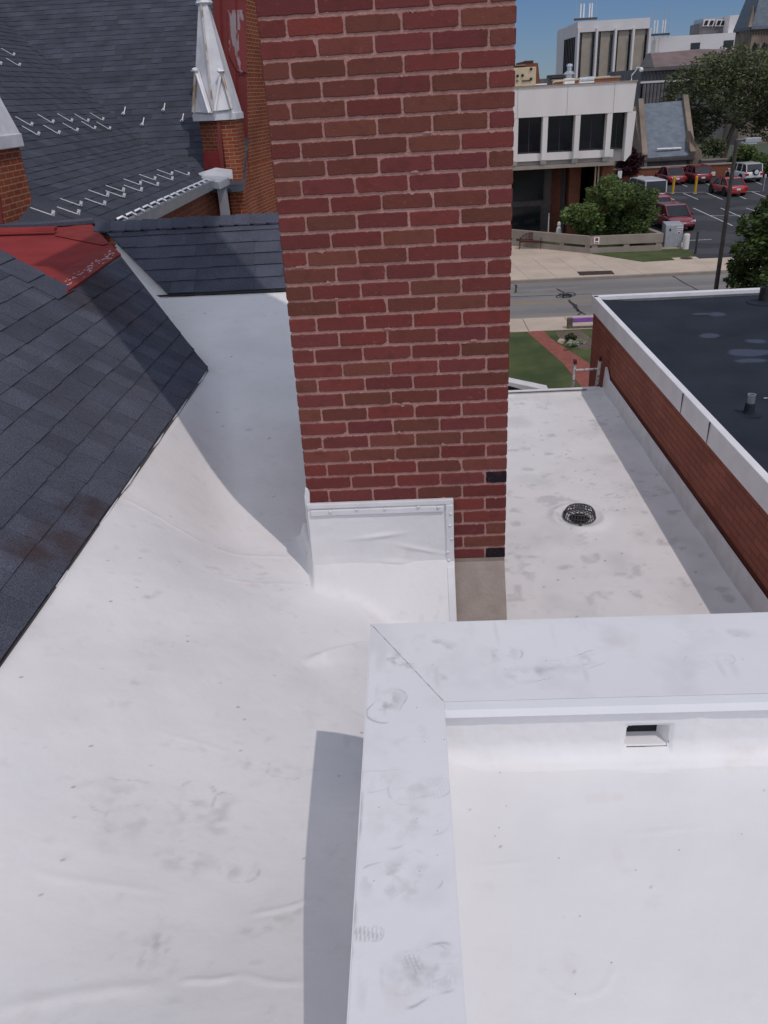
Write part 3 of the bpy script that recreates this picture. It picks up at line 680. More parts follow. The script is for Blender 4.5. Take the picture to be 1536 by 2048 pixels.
def coping_dirt(x, y):
    d = prints(x, y, cp)
    d = np.maximum(d, .10 * np.clip((fbm(x * 8, y * 8, 4) - .5) * 5, 0, 1))
    st = np.clip((fbm(x * 30, y * 5 + 2, 3) - .60) * 9, 0, 1) * .12; d = np.maximum(d, st)
    e = np.clip(1 - (x - XO) / .006, 0, 1) * np.clip((fbm(x * 10, y * 12, 3) - .5) * 8, 0, 1) * .5
    return np.maximum(np.maximum(d, e), specks(x, y, 25, .004))
def cop_z(x, y): return CZ + .0012 * (fbm(x * 5, y * 5, 3) - .45) + 0 * x
miter = lambda x: YO - (x - XO) * (YO - YI) / (XI - XO)
# top sheets, mitred at the corner (a hair of gap)
sheet('coping', np.linspace(XO, XI, 75), np.arange(.15, YO + .003, .0025), cop_z, 'coping', box, coping_dirt, lambda x, y: y < miter(x) - .0012)
sheet('coping', np.arange(XO, 1.5, .0032), np.linspace(YI, YO, 110), cop_z, 'coping', box, coping_dirt, lambda x, y: y > miter(x) + .0008)
MB().box((1.49, YI, CZ - .004), (XR, YO, CZ - .0005)).build('coping', 'coping', box)
MB().box((XO, YN, CZ - .004), (XI, .152, CZ - .0005)).build('coping', 'coping', box)
# outer faces of the coping
MB().box((XO - .003, YN, CZ - .10), (XO + .004, YO, CZ - .001)).build('coping_face', 'coping', box)
MB().box((XO - .003, YO - .003, CZ - .10), (XR, YO + .004, CZ - .001)).build('coping_face', 'coping', box)
MB().box((XI - .004, YN, CZ - .03), (XI + .001, YI - .004, CZ - .001)).build('coping_face', 'coping', box)
# inner hem of the rear coping: vertical fascia then a kicked-out drip
hem = [(YI + .004, CZ - .001), (YI - .001, CZ - .001), (YI - .003, CZ - .024), (YI - .013, CZ - .040), (YI - .011, CZ - .042), (YI + .004, CZ - .028)]
MB().prism([(XI - .001, y, z) for y, z in hem], (XR - XI, 0, 0)).build('coping_hem', 'coping', box)
# masonry upstands, coated; the rear one pierced by the scupper
SX0, SX1, SZ0, SZ1 = .493, .597, -1.468, -1.402
B('outer_wall', 'boxfloor', box, (XO + .012, YN, -3.8), (XI - .012, YO - .02, CZ - .006))
FZ = -1.492
mb = MB()
mb.box((XI - .012, YI + .012, -3.6), (SX0, YO - .012, CZ - .006)); mb.box((SX1, YI + .012, -3.6), (XR, YO - .012, CZ - .006))
mb.box((SX0, YI + .012, SZ1), (SX1, YO - .012, CZ - .006)); mb.box((SX0, YI + .012, -3.6), (SX1, YO - .012, SZ0))
mb.build('rear_wall', 'boxfloor', box, recalc=False)
# coated inner face of the rear wall, soft lumpy coating with a rounded hole edge
xs = np.arange(XI - .01, 1.9, .0045); zs = np.arange(FZ - .02, CZ - .03, .0045)
gx, gz = np.meshgrid(xs, zs, indexing='ij')
dx = np.maximum(np.maximum(SX0 - gx, gx - SX1), 0); dz = np.maximum(np.maximum(SZ0 - gz, gz - SZ1), 0); dd = np.sqrt(dx ** 2 + dz ** 2)
yw = YI + .006 + .008 * np.exp(-(dd / .006) ** 2) - .004 * (fbm(gx * 12, gz * 14, 3) - .4) - .0025 * (fbm(gx * 45, gz * 50, 3) - .4)
yw -= .004 * np.clip(1 - np.abs(gx - .66) / .05, 0, 1)
hh_ = np.clip(gz - FZ + .002, 0, .055); yw = yw - (.055 - np.sqrt(np.maximum(.055 ** 2 - (.055 - hh_) ** 2, 0)))
ii = np.arange(gx.size).reshape(gx.shape)
q = np.stack([ii[:-1, :-1], ii[1:, :-1], ii[1:, 1:], ii[:-1, 1:]], -1).reshape(-1, 4)
cxm = (gx[:-1, :-1] + .002).ravel(); czm = (gz[:-1, :-1] + .002).ravel()
rad = .012
inx = (cxm > SX0) & (cxm < SX1) & (czm > SZ0) & (czm < SZ1)
cxx = np.maximum(np.abs(cxm - (SX0 + SX1) / 2) - ((SX1 - SX0) / 2 - rad), 0); czz = np.maximum(np.abs(czm - (SZ0 + SZ1) / 2) - ((SZ1 - SZ0) / 2 - rad), 0)
q = q[~(inx & (np.hypot(cxx, czz) < rad))]
mb = MB(); mb.add(np.stack([gx, yw, gz], -1).reshape(-1, 3), [tuple(a) for a in q.tolist()]); mb.build('wall_coating', 'boxfloor', box, smooth=True, recalc=False)
mb = MB()   # bottom lip of coating inside the scupper plus a fillet on its right jamb
mb.prism([(SX0, YI + .008, SZ0 - .001), (SX1, YI + .008, SZ0 - .001), (SX1, YI + .1, SZ0 + .006), (SX0, YI + .1, SZ0 + .006)], (0, 0, .006))
mb.prism([(SX1 + .001, YI + .008, SZ0), (SX1 + .001, YI + .10, SZ0), (SX1 - .035, YI + .10, SZ0)], (0, 0, SZ1 - SZ0))
mb.build('scupper_lining', 'boxfloor', box, bevel=.003)
MB().box((SX0 - .002, YI + .052, SZ0 + .004), (SX1 + .002, YI + .06, SZ1)).build('scupper_shade_plate', 'dark', box)  # dark plate across the hole stands for the shade inside it
def boxf(x, y):
    f = FZ - .030 * np.clip((.5 - y), -2, 3) * .0 + .004 * (fbm(x * 2.2, y * 2.2, 3) - .45) + .0012 * (fbm(x * 14, y * 14, 3) - .45)
    f = f + .022 * np.exp(-np.clip(x - XI, 0, 9) / .03)
    f = f - .004 * np.exp(-((x - .55) ** 2 + (y - 1.44) ** 2) / .003)
    f = f + .0016 * np.exp(-((np.hypot(x - .27, (y - .98) * 1.0) - .07) / .004) ** 2) * (y < .96)
    for (a_, b_, w1) in [(.53, 1.28, .07), (.16, 1.20, .05)]:
        f = f + .0016 * np.exp(-((y - b_ - .1 * (x - a_)) / .004) ** 2) * np.exp(-((x - a_) / w1) ** 2)
    bub = np.clip(fbm(x * 75, y * 75, 2) - .52, 0, 1) * np.clip((fbm(x * 5 + 2, y * 5, 2) - .50) * 8, 0, 1); f = f + bub * .004
    return f
def boxd(x, y):
    d = .05 * np.clip((fbm(x * 4, y * 4, 4) - .5) * 5, 0, 1)
    return np.maximum(d, specks(x, y, 14, .006, .6))
sheet('coated_floor', np.arange(XI - .01, 1.6, .006), np.arange(.1, YI + .002, .006), boxf, 'boxfloor', box, boxd)
MB().box((1.59, YN, FZ - .05), (XR, YI, FZ)).build('coated_floor', 'boxfloor', box)
MB().box((XI - .01, YN, FZ - .05), (1.595, .105, FZ - .001)).build('coated_floor', 'boxfloor', box)
mb = MB()
for px, py in [(1013, 1612), (998, 1655), (990, 1672), (1118, 1716), (1272, 1740), (1223, 1925), (1151, 1988), (1000, 1545), (1160, 1832), (1484, 1668), (1358, 1700)]:
    p = at(px, py, Z=FZ + .003); a = random.uniform(0, 3); mb.blob(p, (.0013, .0008, .0008), 6, 4, .3)
mb.build('debris_speck', 'dark', box)['kind'] = 'stuff'

# ================================================================== RIGHT LOW FLAT ROOF
FR = thing('low_flat_roof', 'lower white membrane flat roof between the chimney and the dark roofed brick building', 'roof')
RZ, RX, RYE = -3.9, 2.74, 10.99
rl = []
for (px, py, L, W, an, st, kd) in [(1115, 960, .45, .2, .2, .35, 2), (1180, 940, .35, .2, .1, .3, 2), (1110, 945, .3, .2, .1, .3, 0), (1180, 975, .35, .15, 0, .35, 2), (1150, 1095, .2, .14, 0, .35, 0), (1185, 1085, .15, .12, 0, .35, 0), (1050, 875, .25, .15, .5, .3, 0), (1330, 1205, .2, .2, .2, .4, 0), (1392, 1205, .18, .18, .2, .4, 0), (1230, 1020, .2, .12, 0, .5, 0),
                                   (1260, 1125, .16, .14, 0, .4, 0), (1030, 1090, .2, .12, 0, .45, 0), (1300, 990, .5, .12, -.1, .5, 2), (1310, 950, .25, .2, 0, .5, 2), (1230, 995, .6, .06, 0, .5, 2), (1285, 1075, .12, .3, .2, .3, 0), (1160, 920, .25, .1, 0, .5, 1), (1205, 950, .2, .2, 0, .3, 0), (1075, 800, .3, .2, 0, .3, 2), (1120, 830, .5, .2, 0, .2, 2), (1260, 1130, .1, .2, 0, .45, 2), (1180, 1150, .25, .15, .3, .25, 0), (1080, 1180, .4, .1, .6, .2, 2), (1120, 1010, .6, .15, .2, .15, 2)]:
    p = at(px, py, Z=RZ); rl.append((p.x, p.y, an, L, W, st, kd))
def rd(x, y):
    d = prints(x, y, rl)
    d = np.maximum(d, .16 * np.clip((fbm(x * 2.2, y * 2.2, 5) - .5) * 4, 0, 1)); d = np.maximum(d, .28 * np.clip((fbm(x * 7 + 3, y * 7, 4) - .60) * 8, 0, 1))
    d = np.maximum(d, .4 * np.exp(-((y - 7.75 - .06 * np.sin(x * 9)) / .012) ** 2) * np.clip((fbm(x * 12, y * 3, 3) - .45) * 6, 0, 1))
    return np.maximum(d, specks(x, y, 9, .02, .8))
def rh(x, y):
    h = RZ + .012 * (fbm(x * 1.2, y * 1.2, 3) - .45) + .003 * (fbm(x * 7, y * 7, 3) - .45)
    r = np.hypot(x - 1.63, y - 7.23); h = h + .030 * np.exp(-((r - .25) / .05) ** 2) - .02 * np.exp(-(r / .16) ** 2)
    h = h + .03 * np.exp(-np.clip(RX - .03 - x, 0, 9) / .05)
    h = h + .05 * np.clip((y - 10.86) / .1, 0, 1)
    return h
sheet('membrane_sheet', np.arange(-.6, RX, .02), np.arange(1.5, RYE - .02, .02), rh, 'membrane', FR, rd)
B('edge_strip', 'flashing', FR, (-.6, RYE - .06, RZ - .12), (RX - .1, RYE, RZ + .066), bevel=.006)
B('edge_shadow_strip', 'dark', FR, (-.6, RYE - .078, RZ + .045), (RX - .3, RYE - .070, RZ + .054))  # solid dark strip put in as the shadow line at the edge
# leaning white flashing along the brick wall
mb = MB(); n = 30
ys = np.linspace(1.5, 10.9, n)
for i in range(n - 1):
    j0 = .006 * math.sin(i * 1.7); j1 = .006 * math.sin((i + 1) * 1.7)
    a, b_ = ys[i], ys[i + 1]
    mb.add([(RX - .055 + j0, a, RZ + .012), (RX - .055 + j1, b_, RZ + .012), (RX - .035 + j1, b_, RZ + .215), (RX - .035 + j0, a, RZ + .215), (RX - .019, a, RZ + .225), (RX - .019, b_, RZ + .225)], [(0, 1, 2, 3), (3, 2, 5, 4)])
mb.build('wall_flashing', 'flashing', FR, recalc=False)
MB().prism([(RX - .06, 10.86, RZ + .01), (RX - .06, 11.02, RZ + .03), (RX - .035, 11.04, RZ + .33), (RX - .030, 10.86, RZ + .215)], (.03, 0, 0)).build('flashing_end', 'flashing', FR)
MB().box((-.6, 1.5, G), (RX - .03, RYE - .06, RZ - .12)).build('wall', 'darkbrick', FR, uv=True)
# drain
dr = thing('roof_drain', 'black slotted dome strainer drain standing on the white flat roof', 'drain', (1.63, 7.23, RZ))
mb = MB(); nR = 30
for k in range(nR):
    a = 2 * math.pi * k / nR; c, s = math.cos(a), math.sin(a)
    mb.tube([(c * r, s * r, z) for r, z in [(.158, .01), (.152, .045), (.142, .075), (.125, .092)]], .0050, 4)
mb.build('strainer_ribs', 'strainer', dr)
mb = MB()
for r, z, tk in [(.158, .012, .007), (.150, .050, .0035), (.132, .090, .006), (.10, .096, .0045), (.07, .100, .0045), (.038, .102, .005)]:
    mb.tube([(math.cos(2 * math.pi * k / 28) * r, math.sin(2 * math.pi * k / 28) * r, z) for k in range(29)], tk, 5, cap=False)
for k in range(14):
    a = 2 * math.pi * k / 14; mb.tube([(math.cos(a) * .03, math.sin(a) * .03, .102), (math.cos(a) * .133, math.sin(a) * .133, .091)], .0045, 4)
mb.lathe((0, 0, .097), [(.03, 0), (.03, .010), (.01, .012)], 14)
mb.build('dome_cap', 'strainer', dr)
MB().lathe((0, 0, -.02), [(.10, 0), (.10, .014)], 24).build('drain_bowl', 'dark', dr)
for k in range(3):
    a = 2 * math.pi * k / 3 + .4; mb = MB(); mb.box((math.cos(a) * .165 - .012, math.sin(a) * .165 - .012, .0), (math.cos(a) * .165 + .012, math.sin(a) * .165 + .012, .028)); mb.build('clamp_lug', 'strainer', dr)

# ================================================================== RIGHT BRICK BUILDING, dark roof
RB = thing('brick_building', 'red-brown brick building with black rubber roof and broad white metal fascia', 'building')
WX, CT, FY = 2.76, -2.85, 12.28
MB().box((WX, -2.0, G), (16, FY - .04, CT - .16)).build('wall', 'darkbrick', RB, uv=True)
# fascia along X and Y, slightly battered
prof = [(WX - .035, CT - .215), (WX - .025, CT - .004), (WX - .020, CT), (WX + .045, CT), (WX + .045, CT - .05), (WX + .01, CT - .05), (WX + .005, CT - .215)]
MB().prism([(x, -2.0, z) for x, z in prof], (0, FY + 2.0 - .04, 0)).build('fascia', 'edge_metal', RB, recalc=True)
prof2 = [(FY + .0, CT - .215), (FY - .005, CT), (FY - .12, CT), (FY - .12, CT - .05), (FY - .03, CT - .05), (FY - .03, CT - .215)]
MB().prism([(WX - .03, y, z) for y, z in prof2], (13.2, 0, 0)).build('fascia', 'edge_metal', RB)
for y_ in (7.85, 7.05, 3.6):
    MB().box((WX - .039, y_, CT - .215), (WX - .0245, y_ + .003, CT + .001)).build('fascia_seam', 'bronze', RB)
sheet('roof_sheet', np.arange(WX + .04, 16, .12), np.arange(-2, FY - .1, .12), lambda x, y: CT - .035 - .05 * np.clip((x - 2.8) / .5, 0, 1) + .01 * (fbm(x, y, 3) - .5), 'rubber', RB)
def patch(name, pxs, z, m, parent):
    pts = [at(px, py, Z=z) for px, py in pxs]
    return MB().prism(pts, (0, 0, .004)).build(name, m, parent)
PZ = CT - .083
def blobpx(cx, cy, rx, ry, n=18, j=.22): return [(cx + rx * math.cos(2 * math.pi * k / n) * random.uniform(1 - j, 1 + j), cy + ry * math.sin(2 * math.pi * k / n) * random.uniform(1 - j, 1 + j)) for k in range(n)]
_sp = []
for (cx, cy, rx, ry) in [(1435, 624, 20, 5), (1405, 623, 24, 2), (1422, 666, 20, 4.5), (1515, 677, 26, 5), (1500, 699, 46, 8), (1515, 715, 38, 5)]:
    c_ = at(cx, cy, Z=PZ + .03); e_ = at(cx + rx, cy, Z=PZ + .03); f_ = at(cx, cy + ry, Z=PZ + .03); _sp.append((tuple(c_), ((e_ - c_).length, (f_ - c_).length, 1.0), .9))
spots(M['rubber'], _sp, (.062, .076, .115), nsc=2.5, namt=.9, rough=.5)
mb = MB()
for px, py in [(1316, 690), (1312, 720), (1318, 717), (1370, 760), (1493, 888), (1531, 796), (1440, 833), (1425, 822), (1437, 838), (1422, 832), (1279, 679), (1490, 890)]:
    p = at(px, py, Z=PZ + .006); mb.blob(p, (random.uniform(.006, .02), random.uniform(.004, .01), .003), 6, 4, .3)
mb.build('white_spatter', 'white', RB)['kind'] = 'stuff'
def vent(px, py, h, r, label, cone):
    p = at(px, py, Z=PZ); v = thing('vent_pipe', label, 'vent pipe', p)
    MB().lathe((0, 0, 0), [(r * 3.1, 0), (r * 3.0, .012), (r * 1.5, .022), (r * 1.25, .05 if cone else .03)], 20).build('base_flange', 'rubber', v, smooth=False)
    MB().lathe((0, 0, .02), [(r, 0), (r, h), (r * .8, h), (r * .8, h - .05)], 16).build('pipe', 'galv' if cone else 'blackplastic', v)
    if cone: MB().lathe((0, 0, .03), [(r * 1.35, 0), (r * 1.15, h * .45), (r * 1.02, h * .5)], 16).build('boot', 'rubber', v)
vent(1497, 830, .19, .038, 'short grey vent pipe in black boot on the dark rubber roof', True)
vent(1527, 605, .20, .075, 'squat black roof vent near the white far edge of the dark roof', False)

# ladder
lad = thing('ladder', 'paint-splashed aluminium ladder leaning on the far edge of the white flat roof', 'ladder')
for nm, x, zt in (('rail', 2.275, -3.45), ('rail', 2.62, -3.42)):
    mb = MB(); d = Vector((-.02 if x < 2.4 else -.06, .95, -5.9)); p = Vector((x, 11.02, zt)); sx_ = Vector((.016, 0, 0)); sy_ = Vector((0, .035, .005))
    mb.add([p - sx_ - sy_, p + sx_ - sy_, p + sx_ + sy_, p - sx_ + sy_] + [q_ + d for q_ in (p - sx_ - sy_, p + sx_ - sy_, p + sx_ + sy_, p - sx_ + sy_)], [(0, 1, 2, 3), (7, 6, 5, 4), (0, 4, 5, 1), (1, 5, 6, 2), (2, 6, 7, 3), (3, 7, 4, 0)])
    ro = mb.build('rail', 'alu', lad, bevel=.004)
    MB().box((x - .019, 10.98, zt - .05), (x + .019, 11.06, zt + .012)).build('end_cap', 'maroon', ro, bevel=.004)
for k in range(12):
    z = -3.60 - .285 * k; t_ = (-3.45 - z) / 5.9
    MB().tube([(2.275 - .02 * t_, 11.02 + .95 * t_, z), (2.62 - .06 * t_, 11.02 + .95 * t_, z + .008)], .015, 8).build('rung', 'alu', lad)

# little white canopy beyond the flat roof's edge
cn = thing('porch_canopy', 'white gabled porch roof edge showing past the flat roof beside the chimney', 'canopy')
MB().prism([at(1012, 764, Y=12.2), at(1022, 765, Y=12.2), at(1098, 781, Y=12.2), at(1098, 790, Y=12.2), at(1070, 786, Y=12.2), at(1020, 772, Y=12.2), at(1010, 772, Y=12.2)], (0, .25, 0)).build('roof_slope', 'white', cn)
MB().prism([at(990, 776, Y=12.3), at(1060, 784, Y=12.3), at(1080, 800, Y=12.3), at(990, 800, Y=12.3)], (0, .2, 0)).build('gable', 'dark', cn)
MB().prism([at(990, 779, Y=12.25), at(1050, 787, Y=12.25), at(1046, 790, Y=12.25), at(990, 783, Y=12.25)], (0, .04, 0)).build('trim', 'gutter', cn)
MB().prism([at(980, 800, Y=12.4), at(1085, 800, Y=12.4), Vector((at(1085, 800, Y=12.4).x, 12.4, G)), Vector((at(980, 800, Y=12.4).x, 12.4, G))], (0, .5, 0)).build('wall', 'white', cn)

# ================================================================== CHURCH behind
CH = thing('church', 'old brick church with charcoal shingled slopes, white capped pinnacles and grey gutter', 'church')
EX, EZ = -2.93, -1.0
EV0, EV1 = 7.6, 13.1
# flared eave strip then steeper slope; both run parallel to the gutter
b1, b2 = R(22), R(33)
W1 = 1.25
def valley_y(s, base): return base
VY = 13.0
VA = at(395, 343, pl=(Vector((math.sin(b1), 0, math.cos(b1))), Vector((EX, 0, EZ))))
def sp1(s): return (EV0 - .9 * s, VA.y - .6 + .2 * s)
shingles('roof_slope', (EX, 0, EZ), (0, 1, 0), (-math.cos(b1), 0, math.sin(b1)), W1, lambda s: (8.38, VA.y + .9 * (EX - s * math.cos(b1) - VA.x) * -1), CH, 'shingle_church', tabs=(.15, .3), var=.10)
O2 = (EX - W1 * math.cos(b1), 0, EZ + W1 * math.sin(b1))
yv0 = VA.y - .9 * (O2[0] - VA.x)
shingles('roof_slope', O2, (0, 1, 0), (-math.cos(b2), 0, math.sin(b2)), 9.0, lambda s: (8.38, yv0 + .80 * s), CH, 'shingle_church', tabs=(.15, .3), var=.10)
_r0 = Vector((EX, 8.39, EZ + .004)); _r1 = Vector((O2[0], 8.39, O2[2] + .004)); _r2 = Vector((O2[0] - 3 * math.cos(b2), 8.39, O2[2] + 3 * math.sin(b2)))
_q0, _q1, _q2 = rpx(205, 446, -.02), rpx(20, 457, -.02), rpx(-200, 470, -.02)
MB().add([_r0, _r1, _r2, _q2, _q1, _q0], [(0, 1, 4, 5), (1, 2, 3, 4)]).build('hip_slope', 'shingle_church', CH)
# slope facing the street side, horizontal courses: passes through the valley line
b3 = R(44)
vA = Vector((O2[0], yv0, O2[2])); vB = Vector((O2[0] - 9 * math.cos(b2), yv0 + 7.2, O2[2] + 9 * math.sin(b2)))
vd = (vB - vA).normalized(); ux = Vector((1, 0, 0)); nn = vd.cross(ux).normalized()
if nn.z < 0: nn = -nn
vv = ux.cross(nn)
if vv.z < 0: vv = -vv
k_ = vd.dot(ux) / vd.dot(vv)      # valley: u = k_*s
base_s = -(vA - VA).length
lowu = (VA - vA).dot(ux); lows = (VA - vA).dot(vv)
O3 = vA + vv * (lows - .3)
shingles('roof_slope', O3, ux, vv, 15.0, lambda s: (min(lowu + .1, max((s + lows - .3) * k_, -9)), -2.45 - O3.x), CH, 'shingle_church', tabs=(.15, .3), var=.12, e=.150)
# snow guards
def guard_at(px, py, pl, d):
    p = at(px, py, pl=pl); n = pl[0]; side = d.cross(n).normalized()
    g = bpy.data.objects.new('snow_guard', GM); scene.collection.objects.link(g); g.parent = CH
    g.matrix_local = Matrix(((side.x, d.x, n.x, p.x), (side.y, d.y, n.y, p.y), (side.z, d.z, n.z, p.z), (0, 0, 0, 1))) @ Matrix.Scale(.66, 4)
mb = MB(); mb.box((-.012, 0, .004), (.012, .30, .012)); mb.box((-.045, -.02, .02), (-.02, .0, .045)); mb.box((.02, -.02, .02), (.045, .0, .045)); mb.box((-.010, -.035, .004), (.010, .01, .075)); mb.box((-.03, -.016, .03), (.03, -.004, .040))
_g = mb.build('snow_guard', 'leadwhite', CH, recalc=False); GM = _g.data; bpy.data.objects.remove(_g)
PL1 = (Vector((math.sin(b1), 0, math.cos(b1))), Vector((EX, 0, EZ + .01))); PL2 = (Vector((math.sin(b2), 0, math.cos(b2))), Vector(O2) + Vector((0, 0, .01))); PL3 = (nn, vA + nn * .012)
d1 = Vector((-math.cos(b1), 0, math.sin(b1))); d2 = Vector((-math.cos(b2), 0, math.sin(b2))); d3 = vv.copy()
z1 = lambda x, y: (x / 2.743, y / 2.743)
for x, y in [(285, 1183), (425, 1177), (438, 1130), (568, 1127), (585, 1080), (675, 1083), (672, 1052), (770, 1050), (765, 1015), (860, 1020), (845, 988), (940, 988), (938, 960), (1030, 962)]: guard_at(*z1(x, y), PL1, d1)
for x, y in [(168, 690), (205, 742), (285, 675), (318, 735), (388, 668), (418, 720), (478, 668), (515, 708), (560, 660), (597, 710), (72, 305), (103, 362), (0, 355)]: guard_at(*z1(x, y), PL2, d2)
for x, y in [(679, 630), (782, 690), (898, 610), (1000, 668)]: guard_at(*z1(x, y), PL3, d3)
# gutter, outlet box and downspout
gx_ = EX + .02
GE = 12.75
gp = [(gx_, EZ - .02), (gx_, EZ - .13), (gx_ + .10, EZ - .13), (gx_ + .13, EZ - .03), (gx_ + .14, EZ + .0), (gx_ + .125, EZ - .01), (gx_ + .09, EZ - .115), (gx_ + .015, EZ - .115)]
gt = MB().prism([(x, 8.38, z) for x, z in gp], (0, GE - 8.38, 0)).build('gutter', 'gutter', CH)
mb = MB()
for y in np.arange(8.45, GE - .2, .30): mb = MB(); mb.tube([(gx_ + .01, y, EZ + .012), (gx_ + .06, y + .05, EZ + .03), (gx_ + .12, y + .03, EZ + .004)], .016, 5); mb.build('gutter_strap', 'galv', gt)
p_ = (gx_ - .05, GE, EZ)
MB().prism([(gx_ - .10, GE - .15, EZ + .02), (gx_ + .22, GE - .25, EZ - .02), (gx_ + .30, GE - .05, EZ + .01), (gx_ + .30, GE + .10, EZ + .01), (gx_ - .10, GE + .15, EZ + .05)], (0, 0, -.11)).build('gutter_box', 'gutter', gt, bevel=.01)
MB().prism([(gx_ - .12, GE + .14, EZ - .04), (gx_ + .34, GE + .14, EZ - .02), (gx_ + .34, GE + .14, EZ + .10), (gx_ + .1, GE + .14, EZ + .14), (gx_ - .16, GE + .14, EZ + .08)], (0, .05, 0)).build('gutter_box', 'leadwhite', gt)
MB().box((gx_ + .14, GE - .1, G), (gx_ + .26, GE + .02, EZ - .13)).build('downspout', 'gutter', CH)
# wall below the gutter
MB().box((-14, 8.42, G), (EX - .04, 22, EZ - .14)).build('wall', 'streetbrick', CH, uv=True)
# right pinnacle beside the tower: brick shaft, weathered metal pyramid with gablets
PY = 13.2
def pyramid(parent, xl, xr, ybf, depth, zb, apx, apz, apw=.07, dirt=True):
    xm = (xl + xr) / 2; ym = ybf + depth / 2
    b0 = [Vector((xl, ybf, zb)), Vector((xr, ybf, zb)), Vector((xr, ybf + depth, zb)), Vector((xl, ybf + depth, zb))]
    t0 = [Vector((apx - apw, ym - apw, apz)), Vector((apx + apw, ym - apw, apz)), Vector((apx + apw, ym + apw, apz)), Vector((apx - apw, ym + apw, apz))]
    mb = MB(); mb.add(b0 + t0, [(0, 1, 5, 4), (1, 2, 6, 5), (2, 3, 7, 6), (3, 0, 4, 7), (4, 5, 6, 7)]); c = mb.build('spire_cap', 'leadwhite', parent)
    MB().box((xl - .015, ybf - .015, zb - .075), (xr + .015, ybf + depth + .015, zb + .012)).build('cornice', 'leadwhite', c, bevel=.008)
    # triangular gablets with raised mouldings on the front and right faces
    def gab(p, q, inward, h):
        m_ = (p + q) / 2; apex = m_ + inward + Vector((0, 0, h)); out = -inward.normalized() * .02
        MB().prism([p + out + (q - p) * .04, q + out - (q - p) * .04, apex + out * .3], inward.normalized() * .03).build('gablet', 'leadwhite', c)
        for a, b_ in ((p + (q - p) * .03, apex), (q - (q - p) * .03, apex)):
            mb = MB(); mb.tube([a + out * 1.6 + Vector((0, 0, .02)), b_ + out * 1.8], .022, 5); mb.build('gablet_moulding', 'rust' if a == p + (q - p) * .03 else 'leadwhite', c)
        MB().blob(apex + out * 2 + Vector((0, 0, .01)), (.05, .035, .035), 7, 4, .3).build('gablet_finial', 'leadwhite', c)
    H = apz - zb; hg = H * .44
    kx = hg / H * (depth / 2 - apw) 
    gab(b0[0], b0[1], Vector((0, kx, 0)), hg)
    gab(b0[3], b0[0], Vector((kx * (xr - xl) / depth, 0, 0)), hg)
    gab(b0[1], b0[2], Vector((-kx * (xr - xl) / depth, 0, 0)), hg)
    mb = MB(); mb.tube([b0[0] + Vector((0, 0, .02)), t0[0]], .012, 5); mb.build('hip_roll', 'rust', c)
    mb = MB(); mb.tube([b0[1] + Vector((0, 0, .02)), t0[1]], .012, 5); mb.build('hip_roll', 'leadwhite', c)
    return c
pn = MB()
q0 = at(440, 238, Y=PY); ql = at(397, 234, Y=PY + .35); qr = at(483, 226, Y=PY + .6)
# shaft turned so that two faces show: front face to the right of the arris, return face to its left
shx0, shx1 = q0.x, qr.x
sh0 = [Vector((ql.x, PY + .35, -.19)), Vector((q0.x, PY, -.19)), Vector((qr.x, PY, -.19)), Vector((qr.x, PY + .6, -.19)), Vector((ql.x, PY + .6, -.19))]
MB().prism(sh0, (0, 0, G + .19)).build('pinnacle_shaft', 'oldbrick', CH, uv=True)
# pyramid cap over the shaft
xm = at(408, 8, Y=PY + .35)
capo = [Vector((at(388, 238, Y=PY + .30).x, PY + .30, -.16)), Vector((at(429, 238, Y=PY - .04).x, PY - .04, -.16)), Vector((at(485, 230, Y=PY + .62).x, PY - .04, -.16)), Vector((at(485, 230, Y=PY + .62).x, PY + .62, -.16)), Vector((at(388, 238, Y=PY + .3).x, PY + .62, -.16))]
ap = xm; tp = [ap + Vector((-.07, -.05, 0)), ap + Vector((-.02, -.09, 0)), ap + Vector((.06, -.07, 0)), ap + Vector((.06, .06, 0)), ap + Vector((-.07, .06, 0))]
mb = MB(); mb.add(capo + tp, [(i, (i + 1) % 5, 5 + (i + 1) % 5, 5 + i) for i in range(5)] + [(5, 6, 7, 8, 9)]); SC = mb.build('spire_cap', 'leadwhite', CH)
MB().prism([p + (p - sum(capo, Vector()) / 5).normalized() * .02 + Vector((0, 0, .01)) for p in capo], (0, 0, -.09)).build('cornice', 'leadwhite', SC, bevel=.006)
MB().lathe((ap.x, ap.y, ap.z - .02), [(.10, 0), (.13, .03), (.09, .09), (.16, .16), (.15, .3)], 8).build('finial', 'leadwhite', SC)
def gab2(p, q, t, m='leadwhite'):
    inn = (t - (p + q) / 2); 
    n = (q - p).cross(Vector((0, 0, 1))).normalized()
    if n.y > 0 and n.x > -.9: n = -n
    mb = MB(); mb.prism([p, q, t], n * .03); g = mb.build('gablet', m, SC)
    for a, mm in ((p, 'leadwhite'), (q, 'rust')):
        b_ = MB(); b_.tube([a + n * .05, t + n * .06], .024, 5); b_.build('gablet_moulding', mm, SC)
    MB().blob(t + n * .07, (.06, .05, .035), 7, 4, .35).build('gablet_finial', 'leadwhite', SC)
gab2(at(431, 222, Y=PY - .05), Vector((at(485, 230, Y=PY + .62).x - .02, PY - .05, -.10)), at(444, 143, Y=PY + .08))
pA_ = at(392, 224, Y=PY + .26); pB_ = at(424, 226, Y=PY - .03); pC_ = at(398, 141, Y=PY + .22)
gab2(pB_, pA_, pC_)
MB().tube([capo[1] + Vector((0, -.02, .02)), tp[1] + Vector((0, -.01, 0))], .014, 5).build('hip_roll', 'rust', SC)
